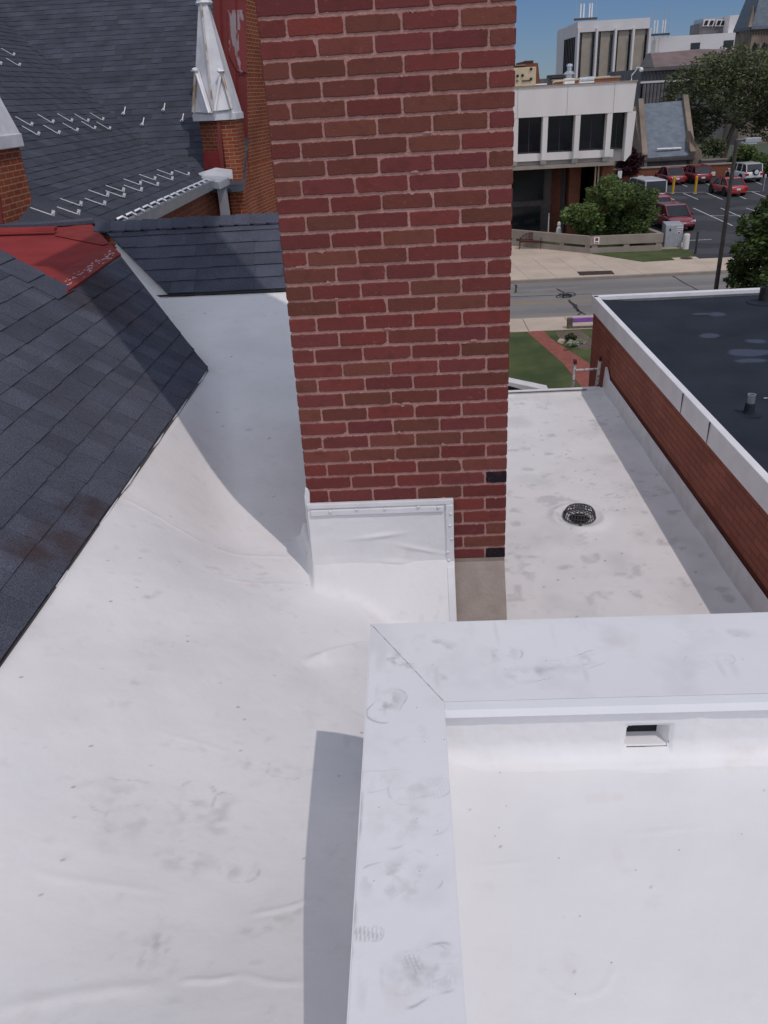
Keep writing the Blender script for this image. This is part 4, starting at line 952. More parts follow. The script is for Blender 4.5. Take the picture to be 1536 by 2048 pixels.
# weathered red shaft foot below the return face and coped offset
MB().prism([at(405, 305, Y=PY + .30), at(436, 302, Y=PY + .02), at(440, 338, Y=PY + .0), at(408, 338, Y=PY + .28)], (.02, -.07, 0)).build('painted_patch', 'redpaint', CH)
MB().prism([at(434, 240, Y=PY - .01), at(441, 240, Y=PY - .01), at(450, 360, Y=PY - .01), at(440, 360, Y=PY - .01)], (0, -.02, 0)).build('corner_strip', 'redwall', CH)
# tower: red painted front, brick return parallel to the chimney
TY = 14.0
tl = at(428, -120, Y=TY); tr = at(495, 100, Y=TY)
tf = [at(470, 430, Y=TY), at(505, 430, Y=TY), at(497, 330, Y=TY), at(494, 150, Y=TY), at(490, -160, Y=TY), at(405, -160, Y=TY), at(425, 0, Y=TY), at(440, 238, Y=TY)]
MB().prism(tf, (0, .35, 0)).build('tower_front', 'redwall', CH)
MB().prism([at(456, 20, Y=TY), at(488, 20, Y=TY), at(492, 100, Y=TY), at(494, 140, Y=TY), at(478, 150, Y=TY), at(458, 110, Y=TY)], (0, -.015, 0)).build('peeling_panel', 'peel', CH)
MB().prism([at(473, 60, Y=TY), at(492.5, 60, Y=TY), at(494, 145, Y=TY), at(474, 142, Y=TY)], (0, -.03, 0)).build('peeling_panel', 'peel', CH)
for a, b_ in ((436, 450), (470, 476)):
    MB().prism([at(a, -160, Y=TY), at(a + 1.6, -160, Y=TY), at(b_ + 2.4, 250, Y=TY), at(b_, 250, Y=TY)], (0, -.02, 0)).build('board_joint', 'redwet', CH)
e0 = at(494, 150, Y=TY); e1 = at(490, -160, Y=TY); e2 = at(497, 330, Y=TY); e3 = at(507, 440, Y=TY)
bk = Vector((.55, 4.0, 0))
mb = MB(); L_ = [e1, e0, e2, e3, Vector((e3.x, TY, G))]
mb.add(L_ + [p + bk for p in L_], [(i, i + 1, 6 + i, 5 + i) for i in range(4)]); mb.build('tower_wall', 'oldbrick', CH, uv=True)
MB().box((-6.5, TY + .36, G), (e3.x - .25, TY + 4.2, e3.z)).build('wall', 'oldbrick', CH, uv=True)
# left pinnacle, nearer
LY = 7.55
ls = [at(-60, 300, Y=LY), at(36, 283, Y=LY), at(72, 452, Y=LY)]
xL1 = at(36, 283, Y=LY + .7).x; xL0 = xL1 - .75
zb_ = at(36, 280, Y=LY + .7).z
MB().box((xL0, LY, G), (xL1, LY + .7, zb_)).build('pinnacle_shaft', 'oldbrick', CH, uv=True)
MB().prism([at(-80, 395, Y=LY - .03), at(0, 392, Y=LY - .03), at(6, 455, Y=LY - .03), at(-80, 470, Y=LY - .03)], (0, .02, 0)).build('painted_patch', 'redwall', CH)
lc = [Vector((xL0 - .03, LY - .03, zb_ + .05)), Vector((xL1 + .03, LY - .03, zb_ + .05)), Vector((xL1 + .03, LY + .72, zb_ + .05)), Vector((xL0 - .03, LY + .72, zb_ + .05))]
ap2 = Vector(((xL0 + xL1) / 2, LY + .37, zb_ + 1.45))
tp2 = [ap2 + Vector((a * .05, b_ * .05, 0)) for a, b_ in ((-1, -1), (1, -1), (1, 1), (-1, 1))]
mb = MB(); mb.add(lc + tp2, [(0, 1, 5, 4), (1, 2, 6, 5), (2, 3, 7, 6), (3, 0, 4, 7), (4, 5, 6, 7)]); S2 = mb.build('spire_cap', 'leadwhite', CH)
MB().box((xL0 - .04, LY - .04, zb_ - .06), (xL1 + .04, LY + .73, zb_ + .055)).build('cornice', 'leadwhite', S2, bevel=.008)
MB().tube([lc[1] + Vector((-.25, .02, .05)), lc[1] + Vector((-.42, .12, .62))], .02, 5).build('gablet_moulding', 'leadwhite', S2)

# ================================================================== GROUND and street
def ground(name, pts, z, m, lab=None):
    o = MB().add([(x, y, z) for x, y in pts], [tuple(range(len(pts)))]).build(name, m); return struct(o)
ground('ground', [(-4000, -600), (5000, -600), (5000, 7000), (-4000, 7000)], G - .20, 'farland')
ground('road', [(-200, 37.0), (200, 37.0), (200, 45.2), (-200, 45.2)], G - .12, 'roadmat')
def slab(name, pts, z0, z1, m):
    return struct(MB().prism([(x, y, z1) for x, y in pts], (0, 0, z0 - z1)).build(name, m))
slab('lawn', [(-40, 8), (60, 8), (60, 34.75), (-40, 34.75)], G - .2, G, 'grass')
ground('dry_lawn', [(-40, 8), (4.0, 8), (6.6, 22.2), (6.4, 26.5), (5.2, 27.2), (3.6, 26.9), (-40, 27.4)], G + .004, 'grass2')
slab('sidewalk', [(-200, 34.75), (200, 34.75), (200, 36.95), (-200, 36.95)], G - .2, G + .012, 'walk')
slab('kerb', [(-200, 36.95), (200, 36.95), (200, 37.12), (-200, 37.12)], G - .2, G + .014, 'concrete_tan')
slab('kerb', [(-200, 45.05), (200, 45.05), (200, 45.30), (-200, 45.30)], G - .2, G + .02, 'concrete_tan')
slab('sidewalk', [(-200, 45.30), (200, 45.30), (200, 48.7), (16.7, 48.72), (13.6, 48.6), (11.4, 51.75), (6.5, 57.4), (-200, 57.4)], G - .2, G + .012, 'walk')
slab('parking_lot', [(15.6, 48.74), (200, 48.7), (200, 92.5), (15.6, 92.5)], G - .2, G + .004, 'asphalt')
slab('grass_verge', [(11.4, 51.75), (13.6, 48.66), (16.6, 48.74), (17.2, 51.3), (17.2, 52.2), (11.4, 52.2)], G - .2, G + .03, 'grass')
slab('planting_bed', [(11.2, 52.2), (15.6, 52.2), (15.6, 70), (6.8, 70), (6.8, 57.4)], G - .2, G + .02, 'grass')
ground('driveway', [(16.62, 45.35), (30, 45.35), (30, 48.72), (16.62, 48.72)], G + .017, 'walk')
ground('brick_path', [(5.0, 34.75), (5.75, 34.75), (5.85, 33.5), (6.9, 29), (7.6, 24), (7.6, 14), (5.9, 14), (6.0, 25), (5.75, 30)], G + .008, 'brickwalk')
ground('planting_bed', [(6.2, 34.5), (7.3, 34.6), (7.6, 32.3), (6.9, 31.6), (6.2, 32.9)], G + .006, 'wood')
for xs_ in (3.1, 5.1, 7.0, 8.9, 10.9): struct(MB().box((xs_, 34.8, G + .012), (xs_ + .025, 36.9, G + .0145)).build('paving_joint', 'bronze'))
for k, xs_ in enumerate((6.6, 8.1, 9.6, 11.2, 12.8)): struct(MB().prism([(xs_, 45.4, G + .0145), (xs_ + .03, 45.4, G + .0145), (xs_ - .5, 51.5 if k < 4 else 48, G + .0145), (xs_ - .53, 51.5 if k < 4 else 48, G + .0145)], (0, 0, -.002)).build('paving_joint', 'concrete_tan'))
struct(MB().box((-200, 40.28, G - .119), (200, 40.39, G - .116)).build('centre_line', 'faded_yellow'))
struct(MB().box((-200, 40.52, G - .119), (200, 40.63, G - .116)).build('centre_line', 'faded_yellow'))
def crack(pxs, wpx=1.3, z=G - .112, nm='road_crack'):
    mb = MB(); P_ = [at(a, b_, Z=z) for a, b_ in pxs]; 
    for a, b_ in zip(P_[:-1], P_[1:]):
        d = (b_ - a); n_ = Vector((-d.y, d.x, 0)).normalized() * (.035 * wpx * random.uniform(.7, 1.4))
        mb.prism([a - n_, b_ - n_, b_ + n_, a + n_], (0, 0, .003))
    return mb
def wob(a, b_, n, j): return [(a[0] + (b_[0] - a[0]) * i / n + random.uniform(-j, j), a[1] + (b_[1] - a[1]) * i / n + random.uniform(-j * .4, j * .4)) for i in range(n + 1)]
z7 = lambda x, y: (980 + x / 4.8, 540 + y / 4.8)
allc = MB()
def addc(pxs, w_):
    m_ = crack(pxs, w_); allc.add(m_.v, [tuple(f) for f in m_.f])
addc(wob(z7(640, 178), z7(720, 222), 5, 1.2), 1.3)
for i in range(15):
    cx, cy = z7(720 + random.uniform(-60, 60), 245 + random.uniform(-14, 12)); r1, r2 = random.uniform(5, 15), random.uniform(1.5, 4.2); a0 = random.uniform(0, 6)
    addc([(cx + r1 * math.cos(a0 + t_ * .42), cy + r2 * math.sin(a0 + t_ * .42)) for t_ in range(random.randrange(5, 12))], 1.0)
addc(wob(z7(755, 285), z7(850, 395), 9, 1.5), 1.8); addc(wob(z7(850, 395), z7(915, 425), 4, 1.3), 1.2); addc(wob(z7(850, 430), z7(880, 400), 3, .6), 1.2); addc(wob(z7(820, 330), z7(860, 400), 4, 1.4), 1.1)
addc(wob(z7(248, 140), z7(243, 215), 5, 1.4), 1.3)
addc(wob(z7(190, 256), z7(980, 228), 22, .35), .55); addc(wob((1345, 552), (1395, 580), 8, 1.0), .9)
addc(wob((1020, 566), (1330, 552), 20, .3), .3)
o = allc.build('road_crack', 'tar'); struct(o)
spots(M['asphalt'], [((x_, y_, G), (w1, w2, 3), .55) for x_, y_, w1, w2 in ((24, 76.5, .9, 1.6), (26.2, 76, .8, 1.4), (22, 64, 2.4, 1.6), (28, 68, 3, 1.2), (20, 56, 2, 3), (19, 51, 3, 1.2), (24.5, 58, 2, 4), (30, 74, 1.4, 2))], (.075, .078, .085), nsc=.9, namt=.8)
spots(M['roadmat'], [((x_, y_, G), (w1, w2, 3), .5) for x_, y_, w1, w2 in ((8, 38.6, 6, .5), (14, 42.9, 9, .5), (6, 43.8, 3, .4), (11, 39.0, 4, .7), (3, 41.8, 4, .4))], (.15, .145, .14), nsc=1.2, namt=.8)
# parking stall lines
def line(px0, px1, w_=.10):
    a, b_ = at(*px0, Z=G + .010), at(*px1, Z=G + .010); d = (b_ - a); n_ = Vector((-d.y, d.x, 0)).normalized() * w_ / 2
    return struct(MB().prism([a - n_, b_ - n_, b_ + n_, a + n_], (0, 0, -.003)).build('parking_line', 'whiteline'))
z3 = lambda x, y: (1020 + x / 2.977, 300 + y / 2.977)
for a, b_ in [((840, 190), (905, 218)), ((1000, 195), (1055, 217)), ((1160, 195), (1205, 214)), ((1268, 178), (1292, 190)), ((900, 260), (980, 298)), ((1030, 256), (1120, 294)), ((1168, 254), (1265, 294)), ((845, 255), (1490, 246)), ((1090, 345), (1325, 450)), ((1255, 345), (1380, 400)),
              ((1195, 390), (1480, 386)), ((1440, 248), (1536, 285)), ((1350, 268), (1405, 291)), ((1020, 540), (1200, 532)), ((1450, 185), (1500, 205)), ((800, 443), (860, 446)), ((1405, 345), (1470, 366))]:
    line(z3(*a), z3(*b_))

# ================================================================== OFFICE BUILDING across the street
OB = thing('office_building', 'pale concrete office block whose windowed upper storey overhangs brick piers', 'building')
OY = 57.0
ox1 = 14.5
xe_ = at(1246, 265, Y=OY + .75).x
def opx(px, py, Y=OY): return at(px, py, Y=Y)
MB().prism([(-8, OY, -.18), (ox1 + .05, OY, -.22), (ox1 - .05, OY, -1.86), (-8, OY, -1.86)], (0, 14, 0)).build('parapet_band', 'concrete', OB)
MB().box((-8.05, OY - .05, -.20), (ox1 + .1, OY + .3, -.10)).build('parapet_cap', 'concrete_tan', OB)
win_z0, win_z1 = -3.95, -1.87
fx = [opx(p, 280).x for p in (1031, 1090, 1154, 1217)]
for x_ in (-5, -2, 1, 4, 7.2, 10.3, 13.2): MB().box((x_, OY - .006, -1.84), (x_ + .02, OY + .1, -.2)).build('panel_joint', 'concrete_tan', OB)
edges = [-8, -5.4, -2.8, -.2, 2.3, 4.6] + fx
MB().box((-8, OY + .9, -4.75), (xe_ + .1, OY + 13.5, -1.86)).build('upper_storey_wall', 'concrete', OB)
xs_all = sorted(set([round(e, 2) for e in edges])) + [xe_ + .17]
for a, b_ in zip(xs_all[:-1], xs_all[1:]):
    wn = MB().box((a + .17, OY + .72, win_z0), (b_ - .17, OY + .80, win_z1)).build('window', 'glass', OB)
    mm = (a + b_) / 2
    MB().box((mm - .03, OY + .69, win_z0), (mm + .03, OY + .73, win_z1)).build('mullion', 'blackplastic', wn)
    MB().box((a + .17, OY + .67, win_z0 - .05), (b_ - .17, OY + .73, win_z0 + .04)).build('sill', 'blackplastic', wn)
for e in xs_all[:-1]:
    MB().prism([(e - .16, OY + .02, -1.86), (e - .16, OY + .12, -4.4), (e - .16, OY + .45, -4.72), (e - .16, OY + .9, -4.72), (e - .16, OY + .9, -1.86)], (.32, 0, 0)).build('fin', 'concrete', OB)
MB().prism([(xe_ + .02, OY + .02, -1.86), (xe_ + .55, OY + .02, -1.86), (xe_ + .45, OY + .05, -4.3), (xe_ + .1, OY + .05, -4.72), (xe_ + .02, OY + .05, -4.72)], (0, 13.4, 0)).build('end_wall', 'concrete', OB)
MB().box((-8, OY + .38, -4.45), (13.5, OY + .9, win_z0 - .06)).build('spandrel', 'concrete', OB)
MB().box((-8, OY + .30, -4.95), (13.6, OY + 13.4, -4.73)).build('soffit', 'concrete_tan', OB)
MB().box((-8, OY + 2.2, G), (9.9, OY + 13, -4.95)).build('lower_wall', 'bronze', OB)
gl = MB().box((-8, OY + 2.05, -7.02), (9.35, OY + 2.19, -5.15)).build('window', 'glass', OB)
gl = MB().box((-8, OY + 2.05, G + .3), (9.2, OY + 2.19, -7.45)).build('window', 'glass', OB)
for x0, x1, y0, m_ in ((10.0, 10.75, 3.2, 'streetbrick'), (11.15, 11.9, 2.4, 'streetbrick'), (13.0, 13.75, 1.0, 'streetbrick'), (10.7, 11.1, 3.5, 'greystone')):
    MB().box((x0, OY + y0, G), (x1, OY + 10, -4.95)).build('pier', m_, OB, uv=True)
MB().box((11.9, OY + 5.0, G), (13.0, OY + 5.2, -4.95)).build('entrance_glass', 'glass', OB)
for x in (12.55, 12.75): MB().tube([(x, OY + .9, -4.9), (x, OY + .9, G)], .05, 6).build('drain_pipe', 'beige', OB)
MB().tube([(9.75, OY + 1.8, -7.9), (9.75, OY + 1.8, G)], .04, 6).build('drain_pipe', 'white', OB)
# roof-top plant of the office
def tp_(px, py, Y): return at(px, py, Y=Y)
un = thing('rooftop_unit', 'cream rooftop air unit with dark knobs behind the chimney edge on the office roof', 'air unit')
a, b_ = tp_(1000, 136, 60), tp_(1071.5, 171, 60)
MB().box((a.x, 60, b_.z), (b_.x, 61.6, tp_(1060, 134, 60).z)).build('casing', 'beige', un, bevel=.03)
for px, py in ((1035, 152), (1045, 151), (1062, 138), (1062, 158)): MB().lathe((0, 0, 0), [(.09, 0), (.09, .06)], 8).build('knob', 'dark', un).matrix_local = Matrix.Translation(tp_(px, py, 59.96)) @ Matrix.Rotation(R(90), 4, 'X')
for p0, p1 in (((1044, 160.5), (1061, 162.5)), ((1032, 161), (1037, 163))):
    q0_, q1_ = tp_(*p0, 59.97), tp_(*p1, 59.97); MB().box((q0_.x, 59.93, q1_.z), (q1_.x, 60.02, q0_.z)).build('louver_vent', 'bronze', un)
MB().box((b_.x, 60.2, b_.z + .02), (b_.x + .75, 60.5, b_.z + .09)).build('feed_pipe', 'white', un)
vt = thing('exhaust_vent', 'shiny metal exhaust stack with round cowl on the office roof', 'roof vent')
p = tp_(1138, 159, 60); p.z = -.25
MB().box((p.x - .32, 59.7, -.25), (p.x + .32, 60.3, .22)).build('curb', 'white', vt)
MB().lathe((p.x, 60, .2), [(.22, 0), (.22, .22), (.40, .26), (.24, .40), (.16, .44), (.16, .68), (.22, .70), (.20, .82), (.05, .86)], 16).build('cowl', 'galv', vt, smooth=False)
gp_ = thing('gas_pipe', 'yellow gas pipe bent along the office roof edge', 'pipe')
zz_ = tp_(1110, 163, 58.5).z
mb = MB(); mb.tube([(tp_(1106, 170, 58.5).x, 58.5, -.2), (tp_(1106, 170, 58.5).x, 58.5, zz_ - .05), (tp_(1106, 170, 58.5).x + .1, 58.5, zz_), (tp_(1220, 157, 58.5).x, 58.5, zz_ + .10)], .055, 8); mb.build('pipe_run', 'beige', gp_)
fp_ = thing('flue_section', 'bright galvanised duct lying on the office roof', 'duct')
a = tp_(1159, 160, 58.3); b_ = tp_(1188, 158, 58.3)
MB().tube([(a.x, 58.3, .10), (b_.x, 58.3, .12)], .13, 12).build('duct', 'galv', fp_); MB().box((a.x, 58.2, -.2), (b_.x, 58.5, -.02)).build('duct_stand', 'white', fp_)
rp_ = thing('parapet_wall', 'low dark brick parapet strip with tan cap on the office roof', 'parapet')
a = tp_(1108, 162, 61); b_ = tp_(1240, 152, 61)
MB().box((a.x, 61, -.3), (b_.x, 61.4, .10)).build('brick_course', 'streetbrick', rp_, uv=True); MB().box((a.x - .1, 60.95, .10), (b_.x + .05, 61.45, .2)).build('cap', 'concrete_tan', rp_)
cm = thing('security_camera', 'white dome security camera on bent bracket at the office roof corner', 'camera')
a = tp_(1263, 158, 58); b_ = tp_(1283, 135, 58)
mb = MB(); mb.tube([(a.x, 58, -.2), (a.x, 58, .18), (a.x + .25, 58, b_.z - .12), (b_.x - .3, 58, b_.z + .02), (b_.x, 58, b_.z)], [.05, .03, .025, .025, .03], 6); mb.build('bracket', 'leadwhite', cm)
MB().blob((b_.x, 58, b_.z - .12), (.13, .13, .14), 10, 6, 0).build('dome', 'white', cm, smooth=True)

# ---------------- concrete rail fence along the walk
RF = thing('concrete_fence', 'tan concrete fence of two broad rails and short posts beside the pavement', 'fence')
path_ = [Vector((-6, 57.5, G)), Vector((5.5, 57.5, G)), Vector((11.24, 51.97, G)), Vector((15.61, 51.81, G))]
for a, b_ in zip(path_[:-1], path_[1:]):
    d = (b_ - a).normalized(); n_ = Vector((-d.y, d.x, 0)) * .28
    for z0, z1 in ((0.0, .34), (.50, 1.02)):
        MB().prism([a + Vector((0, 0, z0)), b_ + Vector((0, 0, z0)), b_ + n_ + Vector((0, 0, z0)), a + n_ + Vector((0, 0, z0))], (0, 0, z1 - z0)).build('rail', 'concrete_tan', RF)
    L_ = (b_ - a).length; k = max(1, int(L_ / 1.9))
    for i in range(k + 1):
        p = a + d * (.1 + (L_ - .5) * i / k); q_ = p + d * .34
        MB().prism([p + n_ * .1 + Vector((0, 0, .33)), q_ + n_ * .1 + Vector((0, 0, .33)), q_ + n_ * .9 + Vector((0, 0, .33)), p + n_ * .9 + Vector((0, 0, .33))], (0, 0, .18)).build('post', 'concrete_tan', RF)
a, b_ = Vector((15.35, 52.1, G)), Vector((14.6, 58.5, G))
MB().prism([a + Vector((0, 0, .5)), a + Vector((.28, 0, .5)), b_ + Vector((.28, 0, .5)), b_ + Vector((0, 0, .5))], (0, 0, .52)).build('rail', 'concrete_tan', RF)
MB().prism([a, a + Vector((.28, 0, 0)), b_ + Vector((.28, 0, 0)), b_], (0, 0, .34)).build('rail', 'concrete_tan', RF)
sg = thing('handicap_sign', 'small white and red notice fixed at the corner of the concrete fence', 'sign')
p = Vector((11.42, 51.93, G + .78)); MB().box((p.x, p.y - .03, p.z - .20), (p.x + .34, p.y - .012, p.z + .2)).build('panel', 'white', sg)
MB().box((p.x + .08, p.y - .036, p.z - .02), (p.x + .26, p.y - .03, p.z + .15)).build('symbol', 'redpaint', sg); MB().box((p.x + .05, p.y - .036, p.z - .16), (p.x + .3, p.y - .03, p.z - .10)).build('symbol', 'redpaint', sg)

# ---------------- bench
bn = thing('park_bench', 'maroon metal bench with arched slatted back on the far pavement', 'bench', (7.95, 54.7, G + .012), R(-14))
for x in (-.68, .68):
    MB().tube([(x, .28, 0), (x, .26, .44), (x, .34, .62)], .025, 6).build('leg', 'maroon', bn); MB().tube([(x, -.25, 0), (x, -.25, .44), (x, -.25, .64), (x, .3, .66)], .025, 6).build('leg', 'maroon', bn)
mb = MB()
for i in range(7): mb.box((-.68, -.24 + i * .075, .43), (.68, -.19 + i * .075, .455))
mb.build('seat', 'maroon', bn)
mb = MB(); arch = [(-.66 + 1.32 * i / 14, .30, .62 + .32 * math.sin(math.pi * i / 14) ** .7 if 0 < i < 14 else .55) for i in range(15)]
mb.tube(arch, .028, 6); mb.box((-.66, .28, .50), (.66, .32, .54))
for i in range(1, 14): mb.box((arch[i][0] - .014, .29, .5), (arch[i][0] + .014, .31, arch[i][2]))
mb.build('backrest', 'maroon', bn)
# tree grate in pavement, manhole
tg = thing('tree_pit', 'long rust brown pit cover set flush in the far pavement by the kerb', 'grate')
MB().prism([(9.45, 46.75, G + .016), (11.35, 46.6, G + .016), (11.3, 45.6, G + .016), (9.42, 45.68, G + .016)], (0, 0, -.01)).build('soil', 'rustgrate', tg)
mb = MB()
for i in range(12): mb.box((9.5 + i * .155, 45.72, G + .016), (9.53 + i * .155, 46.6, G + .022))
mb.build('grate_bars', 'bronze', tg)['kind'] = 'stuff'
mh = thing('manhole', 'round rusty manhole cover in pale concrete collar beside the verge', 'manhole cover', (16.2, 48.95, G + .03))
MB().box((-.75, -.35, -.03), (.65, .35, .006)).build('collar', 'walk', mh); MB().lathe((0, 0, .006), [(.36, 0), (.36, .008), (.33, .012)], 20).build('cover', 'rustgrate', mh)
# utility cabinet
cb = thing('utility_cabinet', 'tall grey metal utility cabinet with red and white warning labels beside the fence', 'cabinet', (16.45, 52.75, G), R(-8))
MB().box((-.52, -.45, .08), (.52, 1.1, 1.42)).build('housing', 'gutter', cb, bevel=.03); MB().box((-.72, -.65, 0), (.9, 1.4, .08)).build('plinth', 'walk', cb)
MB().box((-.49, -.462, .16), (-.01, -.45, 1.36)).build('door', 'gutter', cb); MB().box((.01, -.462, .16), (.49, -.45, 1.36)).build('door', 'gutter', cb)
MB().box((-.30, -.47, 1.05), (-.2, -.455, 1.2)).build('vent', 'dark', cb)
for i in range(3): MB().box((.14 + .12 * i, -.468, 1.12), (.24 + .12 * i, -.46, 1.30)).build('warning_label', 'white', cb); MB().box((.16 + .12 * i, -.472, 1.16), (.22 + .12 * i, -.467, 1.23)).build('warning_mark', 'redpaint', cb)
MB().lathe((0, 0, 0), [(.09, 0), (.09, .01)], 14).build('warning_label', 'white', cb).matrix_local = Matrix.Translation((.28, -.462, .95)) @ Matrix.Rotation(R(90), 4, 'X')
MB().lathe((0, 0, 0), [(.06, 0), (.06, .01)], 14).build('warning_mark', 'redpaint', cb).matrix_local = Matrix.Translation((.28, -.468, .95)) @ Matrix.Rotation(R(90), 4, 'X')
# concrete bollard and dark post
cbo = thing('concrete_bollard', 'thick pale concrete bollard between the cabinet and the dark post', 'bollard', (17.05, 51.9, G))
MB().lathe((0, 0, 0), [(.19, 0), (.19, .86), (.17, .90)], 16).build('post', 'concrete', cbo); MB().lathe((0, 0, .90), [(.16, 0), (.12, .04)], 16).build('cap', 'walk', cbo)
dp = thing('gate_post', 'slim dark metal post at the parking lot entrance', 'post', (17.15, 50.3, G))
MB().box((-.05, -.05, 0), (.05, .05, 1.25)).build('shaft', 'blackplastic', dp); MB().box((-.07, -.07, 1.25), (.07, .07, 1.29)).build('cap', 'blackplastic', dp)
# yellow bollards
for i, (px, lab) in enumerate(((968, 'left one of two yellow bollards, behind the red saloon with pale number plate'), (1101, 'right one of two yellow bollards, behind the darker red hatchback'))):
    q_ = at(*z3(px, 258), Z=G)
    if i == 0:
        yb = thing('yellow_bollard', lab, 'bollard', q_, 0, 'yellow steel bollards in the parking lot')
        MB().lathe((0, 0, 0), [(.12, 0), (.12, 1.35), (.10, 1.42), (.04, 1.46)], 12).build('post', 'yellow', yb); MB().lathe((0, 0, 0), [(.16, 0), (.15, .02)], 12).build('base_plate', 'concrete', yb)
    else: dup(yb, q_, 0, lab)
# parking meter
pm = thing('parking_meter', 'single grey parking meter at the end of the stall line', 'parking meter', at(*z3(1507, 245), Z=G))
MB().tube([(0, 0, 0), (0, 0, 1.1)], .035, 8).build('post', 'gutter', pm); MB().box((-.09, -.06, 1.08), (.09, .06, 1.30)).build('head', 'gutter', pm, bevel=.03); MB().lathe((0, 0, 1.30), [(.09, 0), (.08, .06), (.04, .10)], 10).build('dome', 'gutter', pm)
# lamp pole
lp = thing('street_lamp', 'tall dark bronze lamp pole with flat rectangular head at the street side', 'street lamp', (15.05, 40.86 - 3.9, G))
LX, LYp = 15.05, 36.2
lp.location = (at(1432, 575, Y=36.4).x, 36.4, G)
ptop = at(1474, 280, Y=36.4)
mb = MB(); mb.tube([(0, 0, 0), (ptop.x - lp.location.x, 0, ptop.z - G)], [.10, .075], 10); mb.build('pole', 'bronze', lp)
hd = Vector((ptop.x - lp.location.x, 0, ptop.z - G))
MB().box((hd.x, -.03, hd.z - .06), (hd.x + .35, .03, hd.z)).build('arm', 'bronze', lp); MB().box((hd.x + .3, -.16, hd.z - .12), (hd.x + .92, .16, hd.z + .06)).build('lamp_head', 'gutter', lp, bevel=.02)
# near-side street furniture: purple rail, flower bed
pb = thing('purple_rail', 'purple painted rail on a stub of dark timber posts by the near pavement', 'barrier')
a = at(1134, 657, Z=G)
MB().box((a.x, a.y - .1, G), (a.x + .22, a.y + .12, G + .46)).build('post', 'wood', pb, bevel=.01); MB().box((a.x + 2.8, a.y - .1, G), (a.x + 3.02, a.y + .12, G + .46)).build('post', 'wood', pb, bevel=.01)
MB().box((a.x + .22, a.y - .07, G + .26), (a.x + 2.8, a.y + .09, G + .44)).build('rail', 'purple', pb, bevel=.01)
MB().box((a.x + .22, a.y - .12, G), (a.x + 2.8, a.y + .1, G + .05)).build('timber_edge', 'wood', pb)
rk = thing('rock', 'pale boulder at the edge of the flower bed by the brick path', 'rock', at(1122, 686, Z=G) + Vector((0, 0, .06)))
MB().blob((0, 0, 0), (.16, .13, .12), 9, 6, .2).build('stone', 'walk', rk)

# ================================================================== FOLIAGE
def leaves(name, clumps, n, size, m, parent, tonev=.35, flat=.5, outer=.55):
    """clumps: list of (center, radii). leaf quads spread through each clump, denser near its shell"""
    cs = np.array([list(c) for c, r in clumps]); rs = np.array([list(r) for c, r in clumps])
    vol = rs.prod(1) ** .7; k = rng.choice(len(cs), n, p=vol / vol.sum())
    d = rng.normal(size=(n, 3)); d /= np.linalg.norm(d, axis=1)[:, None]
    rad = outer + (1.05 - outer) * rng.random(n) ** .6
    p = cs[k] + d * rs[k] * rad[:, None] * (1 + .12 * np.sin(d[:, 0:1] * 9 + k[:, None]) + .1 * np.cos(d[:, 2:3] * 7 + k[:, None] * 3))
    a = rng.normal(size=(n, 3)); a[:, 2] *= flat; a /= np.linalg.norm(a, axis=1)[:, None]
    b = np.cross(a, rng.normal(size=(n, 3))); b /= np.linalg.norm(b, axis=1)[:, None]
    s = size * rng.uniform(.5, 1.3, n)[:, None]
    v = np.stack([p - a * s, p - b * s * .45, p + a * s, p + b * s * .45], 1).reshape(-1, 3).astype(np.float32)
    me = bpy.data.meshes.new(name); me.vertices.add(4 * n); me.vertices.foreach_set('co', v.ravel())
    me.loops.add(4 * n); me.loops.foreach_set('vertex_index', np.arange(4 * n, dtype=np.int32)); me.polygons.add(n)
    me.polygons.foreach_set('loop_start', np.arange(0, 4 * n, 4, dtype=np.int32)); me.polygons.foreach_set('loop_total', np.full(n, 4, dtype=np.int32)); me.update(calc_edges=True)
    ct = rng.uniform(1 - tonev, 1 + tonev, len(cs))[k]; t_ = ct * rng.uniform(.7, 1.35, n)
    col = np.stack([t_ * rng.uniform(.85, 1.25, n), t_, t_ * rng.uniform(.7, 1.1, n), np.ones(n)], 1)
    ca_ = me.attributes.new('tone', 'FLOAT_COLOR', 'FACE'); ca_.data.foreach_set('color', col.astype(np.float32).ravel())
    me.materials.append(M[m]); o = bpy.data.objects.new(name, me); scene.collection.objects.link(o)
    if parent: o.parent = parent
    return o
def clumpset(c, R_, n, rmin, rmax, top=1.0):
    out = []; c = Vector(c)
    for i in range(n):
        while True:
            v = Vector((random.uniform(-1, 1), random.uniform(-1, 1), random.uniform(-1, 1)))
            if v.length < 1: break
        v = v * (.55 + .45 * random.random()) / max(v.length, .5)
        r = random.uniform(rmin, rmax); out.append((c + Vector((v.x * R_[0], v.y * R_[1], v.z * R_[2])), (r * random.uniform(.8, 1.3), r * random.uniform(.8, 1.3), r * random.uniform(.5, .85))))
    return out
